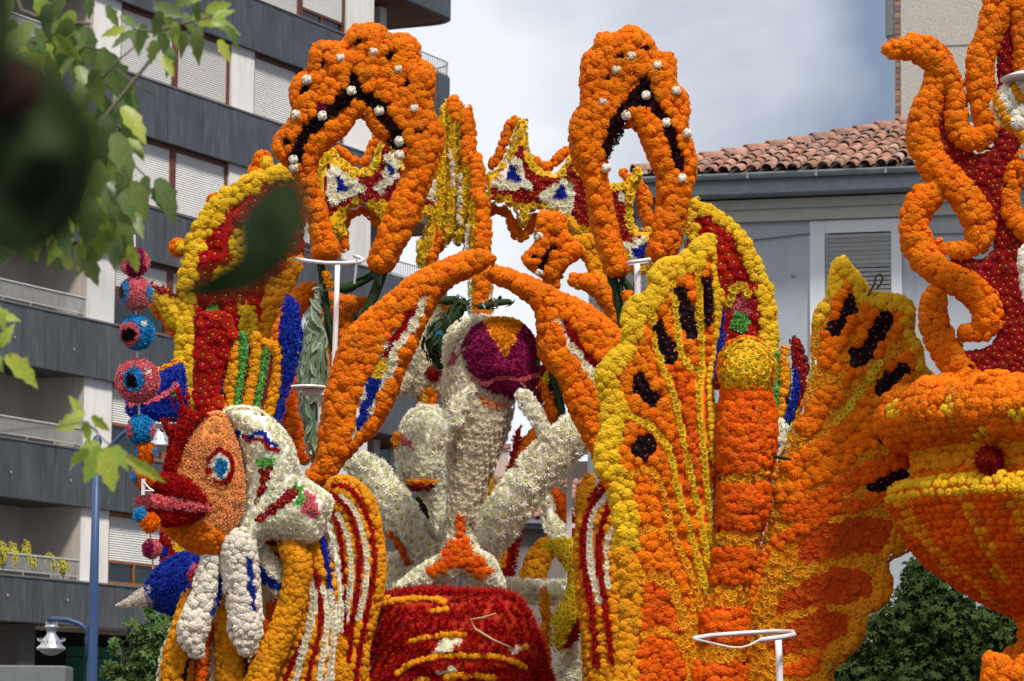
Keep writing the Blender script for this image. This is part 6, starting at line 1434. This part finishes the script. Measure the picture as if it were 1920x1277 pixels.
def branch(label, Y, twigs, leaves, group=None, mat=barkm):
    b0 = twigs[0][0]; c = WV(b0[0], b0[1], Y); r = empty('tree_branch', c, label, 'branch', group)
    for tw_ in twigs:
        m = MB(); m.pipe([WV(q[0], q[1], Y) for q in tw_], [q[2] * Y / FPX for q in tw_], 6); m.obj('twig', mat, r, smooth=True)
    for l in leaves: place_leaf(r, l[0], l[1], Y + random.uniform(-.25, .25), l[2], l[3], l[4], *(l[5:]))
    return r
Lv = []
# hand-set leaves: x, y of the stalk end, length, direction of the tip
for x, y, ln, an, mt in ((20, -10, 70, 100, g1), (70, -15, 90, 70, g2), (120, -20, 80, 110, g1), (170, -10, 60, 95, g1), (0, 30, 100, 60, g1), (60, 40, 110, 120, g1), (95, 45, 70, 60, g3), (130, 35, 130, 105, g1), (160, 50, 110, 80, g1), (150, 40, 120, 95, g1), (20, 60, 90, 80, g2), (50, 90, 120, 100, g1), (90, 85, 110, 85, g1),
    (140, 60, 120, 88, g1), (190, 90, 120, 75, g1), (200, 100, 140, 68, g1), (180, 130, 110, 95, g3), (215, 140, 130, 62, g1), (225, 170, 130, 75, g1), (160, 150, 120, 100, g1), (195, 180, 120, 85, g1), (230, 200, 110, 55, g2), (240, 210, 120, 80, g1), (200, 215, 120, 95, g3), (165, 210, 120, 85, g1), (120, 190, 120, 100, g1), (215, 250, 130, 70, g1), (180, 260, 120, 90, g1), (240, 260, 60, 40, g2),
    (150, 270, 130, 80, g1), (190, 300, 120, 95, g1), (215, 310, 120, 75, g1), (160, 310, 140, 92, g1), (130, 330, 120, 85, g3), (200, 350, 120, 70, g1), (225, 360, 120, 80, g1), (240, 390, 90, 60, g1), (175, 370, 130, 100, g1), (150, 380, 110, 80, g2), (120, 400, 120, 95, g1), (230, 400, 110, 85, g1), (205, 405, 100, 110, g1), (90, 420, 110, 80, g1),
    (275, 330, 95, 95, g1), (295, 335, 115, 62, g1), (290, 350, 60, 80, g3), (240, 310, 80, 110, g1), (250, 340, 100, 70, g1), (60, 430, 90, 100, g1), (10, 400, 90, 80, g2), (35, 420, 80, 70, g1), (105, 440, 90, 75, g2), (245, 460, 70, 80, g2), (235, 440, 80, 110, g1), (-10, 430, 70, 60, g2),
    (250, 60, 70, 150, g1), (255, 50, 80, 80, g1), (270, 45, 70, 100, g3), (235, 55, 60, 170, g2), (300, 60, 70, 70, g1), (330, 40, 60, 100, g2), (310, 30, 90, 60, g1), (290, 10, 80, 20, g1), (330, 10, 70, -30, g1), (350, 60, 60, 110, g1), (375, 50, 90, 100, g1), (360, 30, 70, 20, g2), (395, 40, 70, 10, g2), (410, 75, 60, 60, g2), (400, 35, 60, -30, g2), (320, 90, 70, 90, g1), (305, 105, 60, 60, g2), (345, 0, 60, -10, g2), (200, 10, 60, 60, g1), (225, 30, 60, 30, g1), (370, 5, 50, 90, g1), (290, 75, 60, 100, g1), (420, 50, 60, 40, g1), (385, 20, 70, -20, g2), (300, 20, 70, 100, g3), (345, 25, 60, 60, g1)):
    Lv.append((x, y, ln, an, mt))
Lv = [(x, y, ln * .80, an, mt) for x, y, ln, an, mt in Lv]
for i in range(150):
    x = random.uniform(-10, 225); y = random.uniform(-20, 460)
    if x > 90 + y * .32 + random.uniform(-30, 60): continue
    Lv.append((x, y, random.uniform(55, 100), random.gauss(88, 22), random.choice((g1, g1, g3, g2)), .6))
branch('leafy green branch hanging over the upper left corner, slightly blurred', 8.2, [[(20, -30, 8), (40, 20, 6), (90, 40, 4), (170, 45, 3)], [(330, 40, 2), (300, 90, 3), (260, 140, 4), (200, 215, 4), (140, 280, 4), (90, 330, 4), (20, 390, 5)], [(400, 30, 2), (340, 45, 3), (290, 60, 3), (250, 55, 2)], [(170, 250, 2.5), (230, 290, 2), (275, 332, 1.5)], [(60, 80, 4), (120, 75, 3), (190, 95, 2)], [(220, 130, 1.5), (250, 155, 1.5), (298, 185, 1)], [(250, 90, 2), (225, 110, 2), (190, 150, 2)], [(230, 340, 2), (240, 400, 1.5), (248, 465, 1)]], Lv)
branch('small sprig of bright leaves above the blue lamp post', 7.6, [[(-20, 812, 1.2), (60, 802, 1.5), (110, 800, 1.6), (160, 790, 1.8), (200, 830, 1.8), (250, 860, 1)], [(160, 790, 1.5), (185, 810, 1.5)]], [(152, 785, 55, 160, g2, .5, 1.3), (160, 778, 50, -170, g2), (165, 790, 45, 105, g2, .5, 1.3), (172, 780, 45, 40, g2), (150, 775, 40, -120, g2), (188, 835, 80, 168, g2, .5, 1.2), (188, 838, 75, 110, g2, .5, 1.2), (192, 846, 80, 72, g2, .5, 1.2), (205, 838, 70, 95, g2, .4, 1.3), (215, 835, 55, 60, g2), (235, 856, 95, 32, g2, .5, .55), (165, 842, 50, 140, g2)])
branch('sprig of bright green leaves at the left edge below the balcony', 7.6, [[(-25, 610, 2), (0, 600, 1.5), (10, 650, 1.5), (20, 670, 1.5)]], [(-15, 590, 60, 10, g2), (-5, 575, 45, 60, g2), (-10, 610, 50, 80, g1), (0, 650, 50, -60, g2), (10, 668, 90, 35, g2), (0, 668, 50, 120, g2), (-20, 650, 60, 60, g1)])
# nearest leaves, one arm's length from the lens
def nearmat(name, c):
    m = plain(name, c, rough=.85, spec=.1, noise=.5, nscale=30); return m
dk = nearmat('leaf_near_shaded', (.021, .036, .012)); dr = nearmat('leaf_near_red_shaded', (.020, .009, .005))  # almost black: the leaves' shade is put into their colour
def near_leaf(root, outline, mat, Y, bow=.006):
    lp = spline(outline, True, 4); c = lp.mean(0); V = []; F = []; n = len(lp)
    for k, sc in enumerate((1, .55)):
        for q in lp: p = c + (q - c) * sc; V.append(tuple(WV(p[0], p[1], Y - (0, bow)[k] + .02 * math.sin(p[0] * .02)) - parent_loc(root)))
    V.append(tuple(WV(c[0], c[1], Y - bow * 1.2) - parent_loc(root)))
    for i in range(n): F += [(i, (i + 1) % n, n + (i + 1) % n, n + i), (n + i, n + (i + 1) % n, 2 * n)]
    me = bpy.data.meshes.new('leaf'); me.from_pydata(V, [], F); me.materials.append(mat); me.update()
    o = bpy.data.objects.new('leaf', me); o.parent = root; COL.objects.link(o)
YN = 1.45
r = empty('tree_branch', WV(-60, 200, YN), 'very close leaves with painted-in shade, strongly blurred along the left edge and centre left', 'branch')
near_leaf(r, [(-70, 110), (20, 90), (95, 130), (155, 190), (185, 270), (168, 360), (125, 440), (60, 480), (-30, 460), (-80, 300)], dk, YN)
near_leaf(r, [(-40, -60), (12, -60), (30, 20), (24, 100), (-10, 140), (-50, 90)], dk, YN - .05)
near_leaf(r, [(-80, 110), (-20, 95), (50, 120), (85, 165), (60, 215), (-10, 230), (-80, 200)], dr, YN - .03)
near_leaf(r, [(310, 556), (370, 535), (420, 510), (445, 470), (440, 420), (470, 375), (520, 335), (560, 340), (577, 380), (575, 430), (545, 490), (500, 535), (430, 560), (370, 566)], dk, YN)
near_leaf(r, [(-60, 340), (10, 320), (80, 350), (110, 400), (95, 450), (30, 460), (-50, 430)], dk, YN + .03)
m = MB(); m.pipe([WV(-40, -40, YN), WV(2, 0, YN), WV(4, 60, YN), WV(20, 150, YN)], .0022, 6); m.obj('twig', barkm, r); m = MB(); m.pipe([WV(-30, 380, YN + .02), WV(100, 470, YN + .02), WV(220, 555, YN + .02), WV(312, 556, YN)], .0006, 5); m.obj('twig', barkm, r)
